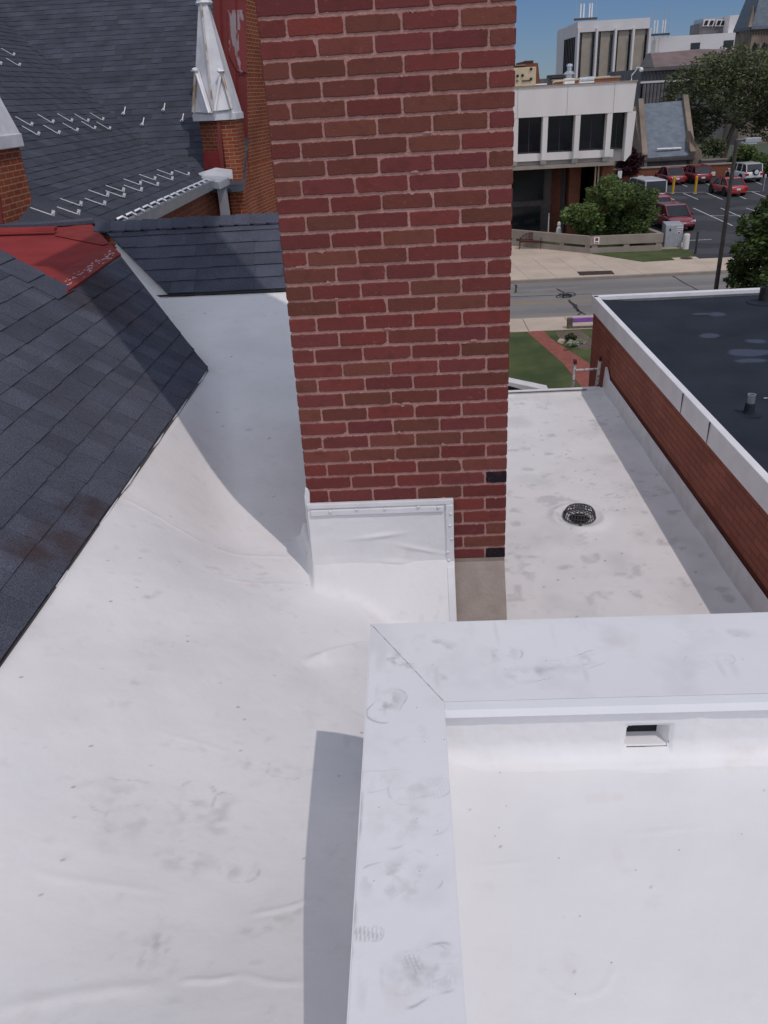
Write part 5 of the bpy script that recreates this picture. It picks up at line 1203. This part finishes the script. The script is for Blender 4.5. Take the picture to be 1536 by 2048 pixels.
def tree(name, label, base, trunk_h, clumps, nleaf, size, m, tr=.2, cat='tree', group=None, tone=.35, limbs=6, lean=0):
    t_ = thing(name, label, cat, base, 0, group); B_ = Vector(base)
    cl = [(c - B_, r) for c, r in clumps]
    mb = MB(); top = Vector((lean, 0, trunk_h)); mb.tube([(0, 0, -.1), (lean * .4, .05, trunk_h * .5), top], [tr, tr * .75, tr * .6], 8)
    tk = mb.build('trunk', 'bark', t_)
    mb = MB()
    for c, r in random.sample(cl, min(limbs, len(cl))):
        mid = top.lerp(c, .5) + Vector((random.uniform(-.2, .2), random.uniform(-.2, .2), .1)) * (c - top).length * .4
        b_ = MB(); b_.tube([top - Vector((0, 0, random.uniform(0, trunk_h * .25))), mid, c], [tr * .5, tr * .3, tr * .1], 6); mb.add(b_.v, [tuple(f) for f in b_.f])
    mb.build('limbs', 'bark', t_)
    leaves('crown', cl, nleaf, size, m, t_, tone)
    return t_
def pxc(lst, Y, zscale=.8):
    """clumps from picture-measured positions at a given depth, with jittered depth"""
    out = []
    for px, py, r in lst:
        Yj = Y + random.uniform(-1, 1) * r * .03 * Y / 60; p = at(px, py, Y=Yj + random.uniform(-1.6, 1.6) * min(1, Y / 60)); rr = r * Y / F_PX * .93
        out.append((p, (rr, rr * 1.1, rr * zscale)))
    return out
# street tree by the fence
st = [(1215, 372, 22), (1195, 392, 26), (1240, 390, 28), (1268, 385, 22), (1285, 400, 24), (1260, 415, 34), (1215, 420, 34), (1170, 425, 24), (1145, 430, 22), (1185, 445, 26), (1230, 445, 32), (1275, 440, 30), (1300, 425, 18), (1300, 400, 14), (1240, 462, 24), (1275, 465, 22), (1205, 462, 20), (1150, 445, 15), (1310, 385, 10), (1132, 432, 10), (1225, 358, 12), (1165, 462, 14)]
tree('street_tree', 'bushy young green tree rising from the bed behind the concrete fence', (13.4, 55.2, G), 1.6, pxc(st, 55.2), 20000, .115, 'leaf', .10, tone=.3, limbs=10)
sc = thing('statue', 'small white garden statue among the shrubs behind the concrete fence', 'statue', (9.9, 55.6, G))
MB().lathe((0, 0, 0), [(.2, 0), (.2, .5), (.14, .55)], 10).build('pedestal', 'walk', sc); MB().lathe((0, 0, .55), [(.13, 0), (.2, .2), (.15, .5), (.09, .62), (.12, .72), (.1, .85), (.03, .92)], 10).build('figure', 'concrete', sc)
# big tree at upper right
bt = [(1465, 130, 36), (1420, 140, 34), (1510, 140, 38), (1390, 165, 30), (1440, 170, 42), (1500, 180, 44), (1360, 195, 28), (1400, 205, 38), (1470, 215, 34), (1530, 210, 42), (1345, 180, 16), (1410, 245, 32), (1380, 240, 22), (1500, 245, 26), (1540, 255, 30), (1555, 160, 40), (1560, 220, 40), (1395, 265, 22), (1420, 120, 18), (1480, 108, 16), (1530, 115, 22), (1335, 205, 14), (1455, 150, 30), (1370, 150, 20), (1345, 160, 14)]
bt = bt + [(1600, 150, 50), (1620, 220, 50), (1650, 180, 50)]
tree('oak_tree', 'large dark spreading tree standing behind the slate-roofed chapel', at(1442, 330, Y=104) * 1.0 + Vector((0, 0, G - at(1442, 330, Y=104).z)), 5.2, pxc(bt, 106, .85), 30000, .20, 'leafdark', .42, tone=.35, limbs=7, lean=1.2)
# right near tree (lit leaves)
rt = [(1530, 430, 26), (1500, 455, 24), (1535, 480, 36), (1490, 500, 24), (1475, 530, 20), (1505, 540, 32), (1465, 560, 16), (1500, 580, 28), (1545, 560, 40), (1560, 500, 40), (1480, 590, 24), (1490, 440, 10), (1580, 440, 40), (1590, 520, 50), (1520, 620, 40), (1570, 620, 50), (1545, 405, 20), (1600, 600, 50)]
tree('kerbside_tree', 'sunlit green tree at the right edge just past the dark flat roof', (at(1545, 600, Y=37).x, 34.5, G), 3.2, pxc(rt, 34.5), 15000, .13, 'leafsun', .16, tone=.3, limbs=10)
# shrubs
def shrub(name, label, pxs, Y, n, size, m, cat='shrub', group=None, tone=.3):
    cl = pxc(pxs, Y); b_ = Vector((sum(c.x for c, r in cl) / len(cl), Y, G)); t_ = thing(name, label, cat, b_, 0, group)
    mb = MB()
    for i in range(5): c = random.choice(cl)[0] - b_; mb.tube([(random.uniform(-.1, .1), 0, 0), c * .5, c], [.04, .025, .01], 5)
    mb.build('stem', 'bark', t_); leaves('foliage', [(c - b_, r) for c, r in cl], n, size, m, t_, tone, outer=.2); return t_
shrub('plum_tree', 'dark plum-leaved shrub between the office block and the chapel', [(1250, 310, 18), (1270, 318, 17), (1262, 335, 17), (1245, 330, 14), (1258, 302, 12), (1275, 340, 10), (1240, 345, 12)], 91.5, 4500, .16, 'leafpurple', 'shrub')
shrub('clipped_bush', 'round dark bush under the spreading tree beside the chapel', [(1420, 290, 15), (1432, 300, 16), (1410, 300, 12), (1440, 288, 12)], 96, 2600, .16, 'leafdark')
shrub('flower_hedge', 'bright green bush left of the white parked car', [(1490, 312, 20), (1475, 320, 16), (1505, 320, 18), (1485, 300, 14), (1465, 325, 10), (1500, 302, 12)], 93, 4200, .17, 'leaf')
shrub('hedge_bush', 'green bush at the picture edge behind the white parked car', [(1520, 325, 20), (1535, 335, 22), (1530, 350, 18), (1550, 330, 22), (1515, 340, 12), (1560, 345, 20)], 90, 3600, .17, 'leafsun')
shrub('low_shrub', 'dark leafy shrub inside the concrete fence under the street tree', [(1270, 475, 12), (1285, 480, 12), (1300, 478, 10), (1255, 478, 12), (1240, 480, 12)], 57, 2200, .10, 'leafdark')
shrub('clipped_bush', 'small round green bush behind the white flowers near the brick path', [(1142, 672, 7), (1136, 675, 6), (1148, 675, 6)], 33.3, 1500, .05, 'leafdark')
shrub('flower_clump', 'silvery white flowering clump beside the brick path', [(1142, 684, 6), (1150, 682, 7), (1160, 684, 7), (1138, 688, 5), (1168, 685, 5), (1150, 687, 7)], 32.3, 1700, .05, 'leafgrey', 'flowers', tone=.4)
# treeline at the horizon
mb = [(Vector((x, 620 + random.uniform(-20, 20), -10 + random.uniform(0, 4))), (14, 8, random.uniform(5, 9))) for x in range(-300, 900, 11)]
o = leaves('distant_treeline', mb, 26000, 1.5, 'leafdark', None, .25); tag(o, 'far dark line of trees along the horizon', 'treeline', kind='stuff')

# ================================================================== BACKGROUND BUILDINGS
# chapel
cp_ = thing('chapel', 'small stone chapel with steep blue slate roof and tan coped gables', 'chapel')
CYf = 93.5
e0, e1 = at(1294, 316, Y=CYf), at(1379, 310, Y=CYf); t0, t1 = at(1286, 208, Y=CYf + 5.5), at(1365, 201, Y=CYf + 5.5)
MB().prism([e0, e1, t1, t0], (0, .1, -.3)).build('roof', 'slate', cp_)
MB().box((e0.x, CYf + .4, G), (e1.x, CYf + 11, e0.z)).build('wall', 'greystone', cp_)
for (pa, pb, nm) in ((e0, t0, -1), (e1, t1, 1)):
    d = Vector((nm * .55, 0, 0))
    MB().prism([pa + Vector((0, -.2, .35)), pb + Vector((0, 0, .55)), pb + Vector((0, 0, -.8)), pa + Vector((0, .3, -.8))], d).build('gable_coping', 'sandstone', cp_)
    MB().prism([(pa.x + nm * .1, CYf + .1, G), (pa.x + nm * .1, CYf + .1, pa.z), (pa.x + nm * .1, CYf + 5.6, pb.z - .2), (pa.x + nm * .1, CYf + 11.2, pa.z), (pa.x + nm * .1, CYf + 11.2, G)], (nm * .4, 0, 0)).build('gable_wall', 'sandstone', cp_)
MB().prism([at(1379, 285, Y=CYf), at(1381, 262, Y=CYf + 1), at(1393, 292, Y=CYf), at(1404, 301, Y=CYf), at(1402, 345, Y=CYf), at(1380, 345, Y=CYf)], (0, 1.5, 0)).build('buttress', 'sandstone', cp_)
MB().prism([at(1289, 318, Y=CYf - .3), at(1294, 318, Y=CYf - .3), at(1294, 352, Y=CYf - .3), at(1288, 352, Y=CYf - .3)], (0, .9, 0)).build('buttress', 'sandstone', cp_)
MB().box((e0.x - .3, CYf - .35, e0.z - .35), (e1.x + .5, CYf + .1, e0.z - .12)).build('gutter', 'bronze', cp_)
pg0, pg1 = at(1312, 302, Y=CYf + .75), at(1360, 300, Y=CYf + .75)
MB().tube([pg0 + Vector((0, -.3, .2)), pg1 + Vector((0, -.3, .2))], .10, 6).build('snow_rail', 'white', cp_)
sp_ = at(1291, 292, Y=CYf - 1)
# stone wall with brick base + small signs
lw = thing('garden_wall', 'low orange brick retaining wall with stone coping at the back of the parking lot', 'wall')
MB().box((20.5, 91.2, G), (34.5, 91.7, G + 1.15)).build('wall_body', 'streetbrick', lw, uv=True); MB().box((20.4, 91.1, G + 1.15), (34.6, 91.8, G + 1.25)).build('coping', 'concrete_tan', lw)
sw_ = thing('stone_wall', 'grey stone wall between the chapel buttress and the bushes', 'wall')
a, b_ = at(1403, 322, Y=93), at(1450, 340, Y=93); MB().box((a.x, 93, G), (b_.x, 93.5, a.z)).build('wall_body', 'greystone', sw_); MB().box((a.x - .05, 92.9, a.z), (b_.x + .1, 93.6, a.z + .12)).build('coping', 'sandstone', sw_)
for px, lab in ((1281, 'small white parking notice on the brick wall left of the red cars'), (1425, 'small white parking notice on the brick wall right of the red cars')):
    q_ = at(px, 355 if px < 1300 else 347.5, Y=91.1); s_ = thing('parking_notice', lab, 'sign', q_, 0, 'notices on the brick wall'); MB().box((-.28, -.02, -.18), (.28, .03, .18)).build('panel', 'white', s_); MB().box((-.2, -.03, -.02), (.2, -.02, .02)).build('symbol', 'gutter', s_)
s_ = thing('parking_sign', 'upright white sign board by the plum-leaved shrub', 'sign', at(1239.5, 352, Y=90)); s_.location.z = G
zz2 = at(1239.5, 349, Y=90).z - G
MB().tube([(0, 0, 0), (0, 0, zz2)], .04, 6).build('post', 'gutter', s_); MB().box((-.22, -.05, zz2 - .35), (-.03, -.03, zz2 + .35)).build('panel', 'white', s_); MB().box((.0, -.05, zz2 - .35), (.19, -.03, zz2 + .35)).build('panel', 'white', s_)
# covered notice board / shed behind the bushes
sh = thing('shelter', 'small grey flat-topped shelter on thin posts behind the bushes', 'shelter')
a, b_ = at(1484, 280, Y=100), at(1514, 288, Y=100); MB().box((a.x, 100, b_.z), (b_.x, 102, a.z)).build('roof_slab', 'gutter', sh)
for x in (a.x + .2, b_.x - .2): MB().tube([(x, 100.2, G), (x, 100.2, b_.z)], .06, 6).build('post', 'bronze', sh)
# tall tower block
TB = thing('tower_block', 'tall white office tower with tan vertical panels and narrow dark windows', 'building')
TYB = 230
def T(px, py, Y=TYB): return at(px, py, Y=Y)
x0, x1 = T(1154, 45).x, T(1297, 37).x; zt = T(1200, 41.5).z
MB().box((x0, TYB + .5, -60), (x1, TYB + 26, zt)).build('core', 'towerwhite', TB)
MB().box((x0, TYB - 1.2, T(1200, 63).z), (x1 + .1, TYB + .5, zt)).build('top_band', 'towerwhite', TB)
cols = [(1162, 1181), (1199, 1217), (1234, 1254), (1265, 1286)]
zt2 = T(1200, 61).z
for i, (a, b_) in enumerate(cols):
    MB().box((T(a, 100).x, TYB - .6, -60), (T(b_, 100).x, TYB + .5, zt2 + .2)).build('panel', 'aggregate', TB)
    for w0, w1 in ((a - 6, a - .2), (b_ + .2, b_ + 5.6)):
        MB().box((T(w0, 100).x, TYB - .1, -60), (T(w1, 100).x, TYB + .5, T(w0, 70).z)).build('window_strip', 'glass', TB)
for a in (1152.8, 1189, 1226, 1261, 1293):
    MB().box((T(a - 1.6, 100).x, TYB - 2.0, -60), (T(a + 2.2, 100).x, TYB + .5, T(a, 57).z)).build('fin', 'towerwhite', TB)
lx0 = T(1128, 53, 246).x
mbk = MB().prism([(x0, TYB + .3, -60), (lx0, TYB + 15, -60), (lx0, TYB + 26, -60), (x0, TYB + 26, -60)], (0, 0, zt + 60 - .3)).build('side_wall', 'towerwhite', TB)
for i in range(7):
    f0 = .06 + i * .135; f1 = f0 + .05; P0 = Vector((x0, TYB + .3, 0)); P1 = Vector((lx0, TYB + 15, 0)); a = P0.lerp(P1, f0); b_ = P0.lerp(P1, f1)
    MB().prism([Vector((a.x, a.y, -60)), Vector((b_.x, b_.y, -60)), Vector((b_.x, b_.y, zt2 - 1)), Vector((a.x, a.y, zt2 - 1))], (-.25, -.3, 0)).build('window_strip', 'dark', TB)
def mast(label, px, py, Y, s):
    m_ = thing('antenna_mast', label, 'antenna', at(px, py, Y=Y))
    for dx, h, r in ((-2.6, 7 * s, .10), (-1.3, 6 * s, .10), (1.3, 6.4 * s, .10), (2.6, 7.6 * s, .10)): MB().tube([(dx * s, 0, -.5), (dx * s, 0, h)], r * .7, 5).build('whip', 'gutter', m_)
    for dx in (-1.4, -.6, .9, 1.5): MB().box((dx * s - .16, -.2, .8 * s), (dx * s + .16, .1, 3.9 * s)).build('panel_antenna', 'white', m_)
    MB().box((-3 * s, -.2, .2), (3 * s, .2, .7 * s)).build('frame', 'bronze', m_)
mast('cluster of whip and panel antennas on the tall tower roof', 1171, 42, 236, .95)
mast('cluster of panel antennas on the long white building roof', 1317, 73, 236, .9)
# long white building
LB = thing('long_white_building', 'long plain white building with two blue-black windows below its roofline', 'building')
z0_ = T(1380, 70, 238).z
zl, zr_ = T(1297, 75.5, 238).z, T(1480, 64, 238).z
MB().box((T(1297, 80, 238).x, 238, -60), (T(1600, 80, 238).x, 262, (zl + zr_) / 2)).build('wall', 'towerwhite', LB)
MB().box((T(1466, 30, 238).x, 240, -10), (T(1500, 30, 238).x, 256, T(1475, 30, 240).z)).build('penthouse', 'towerwhite', LB)
for a, b_ in (((1382, 86), (1399, 98)), ((1448, 81), (1466, 93))):
    p, q_ = T(*a, 238), T(*b_, 238); wn = MB().box((p.x, 237.9, q_.z), (q_.x, 238.2, p.z)).build('window', 'glass', LB); MB().box((p.x, 237.8, p.z - .25), (q_.x, 237.92, p.z)).build('blind', 'puddle', wn)
ct_ = thing('cooling_tower', 'weathered grey cooling plant with slanted white frames on the long white building', 'cooling plant')
p, q_ = T(1398, 68, 244), T(1462, 62, 244); zt3 = T(1430, 36, 244).z
MB().box((p.x, 244, p.z - 1), (q_.x, 252, zt3 - 1.0)).build('housing', 'greystone', ct_); MB().box((p.x + .8, 244.6, zt3 - 1), (q_.x, 252, zt3 + .1)).build('top_deck', 'gutter', ct_)
for px in (1409, 1419.5, 1434, 1443): a = T(px, 39, 243.7); b_ = T(px + 9, 52, 243.7); MB().prism([(a.x, 243.7, a.z), (b_.x, 243.7, a.z), (b_.x - .35, 243.6, b_.z), (a.x - .35, 243.6, b_.z)], (0, .2, 0)).build('frame', 'towerwhite', ct_); MB().prism([(a.x + .25, 243.6, a.z - .25), (b_.x - .25, 243.6, a.z - .25), (b_.x - .55, 243.5, b_.z + .2), (a.x - .1, 243.5, b_.z + .2)], (0, .05, 0)).build('fan_opening', 'dark', ct_)
# neoclassical gabled building
NB = thing('gabled_hall', 'grey pillared hall with low brown hipped roof in front of the long white building', 'building')
Yn = 150
g = lambda px, py, Y=Yn: at(px, py, Y=Y)
a = g(1285, 135); b_ = g(1480, 128)
MB().box((g(1281, 150).x, Yn, -30), (g(1480, 150).x, Yn + 24, g(1300, 137).z)).build('wall', 'greystone', NB)
MB().prism([g(1286, 134, Yn - 1), g(1301, 107, Yn + 6), g(1400, 98, Yn + 12), g(1480, 98, Yn + 12), g(1480, 124, Yn - 1), g(1310, 136, Yn - 1)], (0, .5, -.4)).build('roof', 'brownroof', NB)
MB().prism([g(1283, 137, Yn - 1.2), g(1301, 106, Yn - 1.2), g(1309, 135, Yn - 1.2)], (0, 2, 0)).build('pediment', 'greystone', NB)
MB().box((g(1281, 150).x, Yn - 1.2, g(1300, 142).z), (g(1480, 150).x, Yn, g(1300, 135).z)).build('cornice', 'greystone', NB)
MB().box((g(1281, 150).x, Yn - .8, g(1300, 166).z), (g(1480, 150).x, Yn, g(1300, 162).z)).build('string_course', 'towerwhite', NB)
for i in range(16):
    px = 1284 + i * 7.2; MB().box((g(px, 150).x, Yn - .05, g(px, 160).z), (g(px + 3.2, 150).x, Yn + .1, g(px, 143).z)).build('window', 'glass', NB); MB().box((g(px, 150).x, Yn - .05, g(px, 205).z), (g(px + 3.4, 150).x, Yn + .1, g(px, 173).z)).build('window', 'glass', NB)
    MB().tube([(g(px + 5.2, 150).x, Yn - .5, g(px, 215).z), (g(px + 5.2, 150).x, Yn - .5, g(px, 167).z)], .28, 8).build('column', 'greystone', NB)
# stone church tower, upper right
ST = thing('stone_church_tower', 'brown stone church tower with slate spire and pointed louvred openings', 'tower')
Ys = 135
h_ = lambda px, py, Y=Ys: at(px, py, Y=Y)
xa = h_(1471, 70, Ys + 6.6).x; xb = xa + 6.6
zc_ = h_(1500, 57).z
MB().box((xa, Ys, -30), (xb, Ys + 6.6, zc_)).build('shaft', 'sandstone', ST); MB().box((xa - .3, Ys - .3, zc_ - .15), (xb + .3, Ys + 6.9, zc_ + .25)).build('cornice', 'slate', ST)
apx = Vector((xa + 3.3, Ys + 3.3, zc_ + 15)); ba = [Vector((xa - .3, Ys - .3, zc_ + .2)), Vector((xb + .3, Ys - .3, zc_ + .2)), Vector((xb + .3, Ys + 6.9, zc_ + .2)), Vector((xa - .3, Ys + 6.9, zc_ + .2))]
MB().add(ba + [apx], [(0, 1, 4), (1, 2, 4), (2, 3, 4), (3, 0, 4), (3, 2, 1, 0)]).build('spire', 'slate', ST)
MB().prism([h_(1497, 54, Ys - .3), h_(1511, 54, Ys - .3), h_(1507, 9, Ys + .8)], (0, .6, 0)).build('lucarne', 'sandstone', ST)
MB().prism([h_(1523, 33, Ys + .1), h_(1531, 33, Ys + .1), h_(1533, 9, Ys + .5), h_(1527, 9, Ys + .5)], (0, .3, 0)).build('spire_louver', 'towerwhite', ST)
for px in (1509, 1528, 1546):
    MB().prism([h_(px - 4.5, 107, Ys), h_(px + 4.5, 107, Ys), h_(px + 5, 92, Ys), h_(px + .5, 84, Ys), h_(px - 4, 92, Ys)], (0, -.12, 0)).build('belfry_opening', 'dark', ST)
    MB().tube([h_(px + 9.5, 112, Ys - .1), h_(px + 9.5, 86, Ys - .1)], .3, 8).build('colonnette', 'sandstone', ST)
mb = MB()
for i in range(12): p = h_(1480 + i * 5.5, 64, Ys - .15); mb.box((p.x, p.y, p.z - .25), (p.x + .22, p.y + .2, p.z + .25))
mb.build('corbel_table', 'bronze', ST)['kind'] = 'stuff'
# red brick building behind the rooftop unit
RBk = thing('brick_tower_house', 'red brick building with stepped chimney behind the cream rooftop unit', 'building')
a, b_ = at(1000, 130, Y=110), at(1080, 126, Y=110)
MB().prism([Vector((a.x, 110, a.z)), Vector((at(1051, 129, Y=110).x, 110, b_.z - .1)), at(1051, 122, Y=110), at(1066, 122, Y=110), at(1067, 126, Y=110), at(1076, 126, Y=110), at(1080, 164, Y=110), Vector((at(1080, 164, Y=110).x, 110, G)), Vector((a.x, 110, G))], (0, 9, 0)).build('wall', 'streetbrick', RBk, uv=True)
MB().box((at(1050, 122, Y=109.9).x, 109.9, at(1060, 124, Y=109.9).z), (at(1067, 122, Y=109.9).x, 111, at(1060, 121, Y=109.9).z)).build('chimney_cap', 'bronze', RBk)
MB().box((a.x, 109.8, at(1040, 131.5, Y=110).z), (at(1051, 131, Y=110).x, 110.1, at(1040, 129.5, Y=110).z)).build('coping', 'concrete_tan', RBk)
db = thing('low_dark_building', 'low dark flat building beyond the office roof', 'building')
a, b_ = at(1085, 158, Y=190), at(1130, 155, Y=190); MB().box((a.x - 3, 190, -30), (b_.x + 2, 200, b_.z)).build('wall', 'leafdark' if False else 'greystone', db); MB().box((b_.x - 3, 189, b_.z), (b_.x + 1.5, 195, b_.z + .6)).build('roof_hut', 'bronze', db)

# ================================================================== VEHICLES
def car(name, label, loc, rz, L, Wd, H, m, kind='suv', group=None, plate=True, parts=True):
    c = thing(name, label, 'car', loc, rz, group); h = Wd / 2
    zb, zs = .24, (.98 if kind == 'suv' else .86 if kind == 'sedan' else 1.15)
    # body loft along x (front +x): (x, half width, bottom z, hood/belt z)
    st_ = [(-.5, .80, .42, zs - .28), (-.49, .90, .30, zs - .05), (-.44, .97, zb, zs), (-.30, 1.0, zb, zs + .01), (0, 1.0, zb, zs), (.14, 1.0, zb, zs - .02), (.24, .99, zb, zs - .06), (.36, .97, zb, zs - .13), (.44, .93, .26, zs - .22), (.485, .84, .32, zs - .34), (.5, .72, .42, zs - .46)]
    mb = MB(); rings = []
    for x, wk, z0, z1 in st_:
        hw = h * wk; zm = (z0 + z1) / 2 + .05
        rings.append([(x * L, -hw * .90, z0), (x * L, -hw, z0 + .14), (x * L, -hw, zm), (x * L, -hw * .975, z1 - .08), (x * L, -hw * .88, z1), (x * L, 0, z1 + .025), (x * L, hw * .88, z1), (x * L, hw * .975, z1 - .08), (x * L, hw, zm), (x * L, hw, z0 + .14), (x * L, hw * .90, z0)])
    n = 11; vs_ = [q for rg in rings for q in rg]; fs_ = []
    for i in range(len(rings) - 1):
        for k in range(n): fs_.append((i * n + k, i * n + (k + 1) % n, (i + 1) * n + (k + 1) % n, (i + 1) * n + k))
    fs_ += [tuple(range(n)), tuple((len(rings) - 1) * n + k for k in range(n))]
    mb.add(vs_, fs_); body = mb.build('body', m, c, smooth=False, bevel=0)
    s_ = body.modifiers.new('sub', 'SUBSURF'); s_.levels = 1; s_.render_levels = 2; body.data.polygons.foreach_set('use_smooth', [True] * len(body.data.polygons))
    # greenhouse
    if kind == 'suv': g_ = [(-.47, .80, zs - .02), (-.43, .80, H - .07), (-.30, .78, H), (.02, .78, H), (.10, .77, H - .05), (.27, .84, zs - .05)]
    elif kind == 'sedan': g_ = [(-.40, .82, zs - .02), (-.24, .76, H - .08), (-.14, .74, H), (.02, .74, H), (.10, .75, H - .07), (.28, .84, zs - .06)]
    else: g_ = [(-.49, .86, zs - .02), (-.48, .84, H - .05), (-.40, .82, H), (.22, .82, H), (.30, .82, H - .10), (.42, .86, zs - .08)]
    mb = MB(); vs_ = []; N_ = len(g_)
    for x, wk, z in g_: vs_ += [(x * L, -h * wk, z), (x * L, h * wk, z)]
    bot = [(g_[0][0] * L, -h * .90, zs - .12), (g_[0][0] * L, h * .90, zs - .12), (g_[-1][0] * L, -h * .90, zs - .14), (g_[-1][0] * L, h * .90, zs - .14)]
    # side polygon
    mids = [(x * L, z) for x, wk, z in g_]
    fs_ = [(2 * i, 2 * i + 1, 2 * i + 3, 2 * i + 2) for i in range(N_ - 1)]
    mb.add(vs_, fs_ + [tuple(2 * i for i in range(N_)), tuple(2 * i + 1 for i in range(N_ - 1, -1, -1))]); mb.build('windows', 'carglass', c)
    # roof skin and pillars proud of the glass
    rf = MB(); ra = 2 if kind != 'suv' else 1; rb = N_ - 3 if kind != 'van' else N_ - 2
    up = [(x * L, wk, z) for x, wk, z in g_]
    for i in range(1 if kind != 'sedan' else 1, N_ - 2):
        (xa_, wa, za), (xb_, wb, zb2) = up[i], up[i + 1]
        rf.add([(xa_, -h * (wa + .015), za + .015), (xa_, h * (wa + .015), za + .015), (xb_, h * (wb + .015), zb2 + .015), (xb_, -h * (wb + .015), zb2 + .015), (xa_, -h * (wa + .02), za - .07), (xb_, -h * (wb + .02), zb2 - .07), (xa_, h * (wa + .02), za - .07), (xb_, h * (wb + .02), zb2 - .07)], [(0, 1, 2, 3), (0, 3, 5, 4), (1, 6, 7, 2)])
    rf.build('roof_panel', m, c, recalc=False)
    for sgn in (-1, 1):
        for (i, j) in ((0, 1), (N_ - 1, N_ - 2)):
            (xa_, wa, za), (xb_, wb, zb2) = up[i], up[j]; MB().tube([(xa_, sgn * h * (wa + .01), za), (xb_, sgn * h * (wb + .01), zb2)], .055, 5).build('pillar', m, c)
        for xf in ((-.26, -.02) if kind == 'suv' else (-.05,)): MB().tube([(xf * L, sgn * h * .90, zs - .03), (xf * L + .03, sgn * h * .785, H - .04)], .045, 5).build('pillar', m, c)
    for sgn in (-1, 1):
        for xf in (-.30, .305):
            w_ = MB(); w_.lathe((0, 0, 0), [(.25, -.11), (.335, -.10), (.345, -.04), (.345, .04), (.335, .10), (.25, .11)], 18); wo = w_.build('wheel', 'tyre', c); wo.matrix_local = Matrix.Translation((xf * L, sgn * (h - .115), .345)) @ Matrix.Rotation(R(90), 4, 'X')
            r_ = MB(); r_.lathe((0, 0, 0), [(.235, -.118), (.20, -.09), (.05, -.11), (.05, .11), (.20, .09), (.235, .118)], 14); r_.build('rim', 'rim', wo)
            a_ = MB(); a_.lathe((0, 0, 0), [(.42, -.01), (.42, .01)], 18); ao = a_.build('wheel_arch', 'tyre', c); ao.matrix_local = Matrix.Translation((xf * L, sgn * (h + .001), .38)) @ Matrix.Rotation(R(90), 4, 'X')
        MB().box((.20 * L, sgn * (h + .02), zs - .02), (.20 * L + .12, sgn * (h + .20), zs + .12)).build('mirror', m, c, bevel=.03)
        MB().box((-.5 * L - .015, sgn * h * .58, zs - .33), (-.47 * L, sgn * h * .94, zs - .12)).build('tail_light', 'lamp_red', c, bevel=.02)
        MB().prism([(.472 * L, sgn * h * .52, zs - .40), (.44 * L, sgn * h * .93, zs - .34), (.435 * L, sgn * h * .93, zs - .22), (.468 * L, sgn * h * .52, zs - .30)], (.045, 0, 0)).build('headlight', 'lamp_clear', c)
    if plate: MB().box((-.5 * L - .02, -.17, .52), (-.495 * L, .17, .66)).build('number_plate', 'white', c)
    MB().box((-.5 * L - .01, -h * .78, .28), (-.46 * L, h * .78, .46)).build('rear_bumper', 'tyre' if kind == 'suv' else m, c, bevel=.03)
    MB().prism([(.488 * L, -h * .48, .42), (.488 * L, h * .48, .42), (.478 * L, h * .56, zs - .36), (.478 * L, -h * .56, zs - .36)], (.04, 0, 0)).build('grille', 'blackplastic', c)
    MB().tube([(.50 * L + .01, -.12, .58), (.50 * L + .02, .12, .58)], .03, 6).build('grille_badge', 'chrome', c)
    return c
ya = R(93)
def gz(px, py): q_ = at(px, py, Z=G); return (q_.x, q_.y, G + .006)
def carat(pxl, pyl, L, **k): return gz(pxl, pyl)
car('parked_car', 'deep red saloon parked nose-in at the brick wall below the slate roof', gz(1338, 366), R(93), 4.6, 1.9, 1.55, 'carred', 'sedan', 'red cars parked at the brick wall')
car('parked_car', 'darker red hatchback parked beside the saloon at the wall, right bollard behind it', gz(1388, 364), R(93), 4.5, 1.85, 1.6, 'carred', 'suv', 'red cars parked at the brick wall')
cw = car('parked_car', 'white crossover car with spare wheel cover at the far right of the back row', gz(1485, 361), R(95), 4.6, 1.9, 1.68, 'carwhite', 'suv')
o = MB().lathe((0, 0, 0), [(.30, 0), (.30, .10), (.22, .14), (.1, .12)], 16).build('spare_wheel', 'tyre', cw); o.matrix_local = Matrix.Translation((-2.28, -.1, .95)) @ Matrix.Rotation(R(-90), 4, 'Y')
o = MB().lathe((0, 0, 0), [(.2, 0), (.2, .155), (.1, .16)], 12).build('wheel_cover', 'carwhite', cw); o.matrix_local = Matrix.Translation((-2.28, -.1, .95)) @ Matrix.Rotation(R(-90), 4, 'Y')
car('parked_car', 'bright red saloon standing alone mid lot beyond the lamp pole', gz(1453, 388), R(94), 4.5, 1.82, 1.42, 'carbright', 'sedan')
car('parked_car', 'dark red sport utility car facing the street behind the metal cabinet', gz(1342, 456), R(-84), 4.3, 1.85, 1.58, 'carred', 'suv')
car('parked_car', 'orange red car half hidden by the street tree behind the red sport utility car', gz(1312, 436), R(-84), 4.5, 1.85, 1.55, 'carorange', 'suv')
car('parked_van', 'white van with rounded roof behind the top of the street tree', gz(1288, 408), R(94), 5.0, 2.0, 2.05, 'carwhite', 'van')
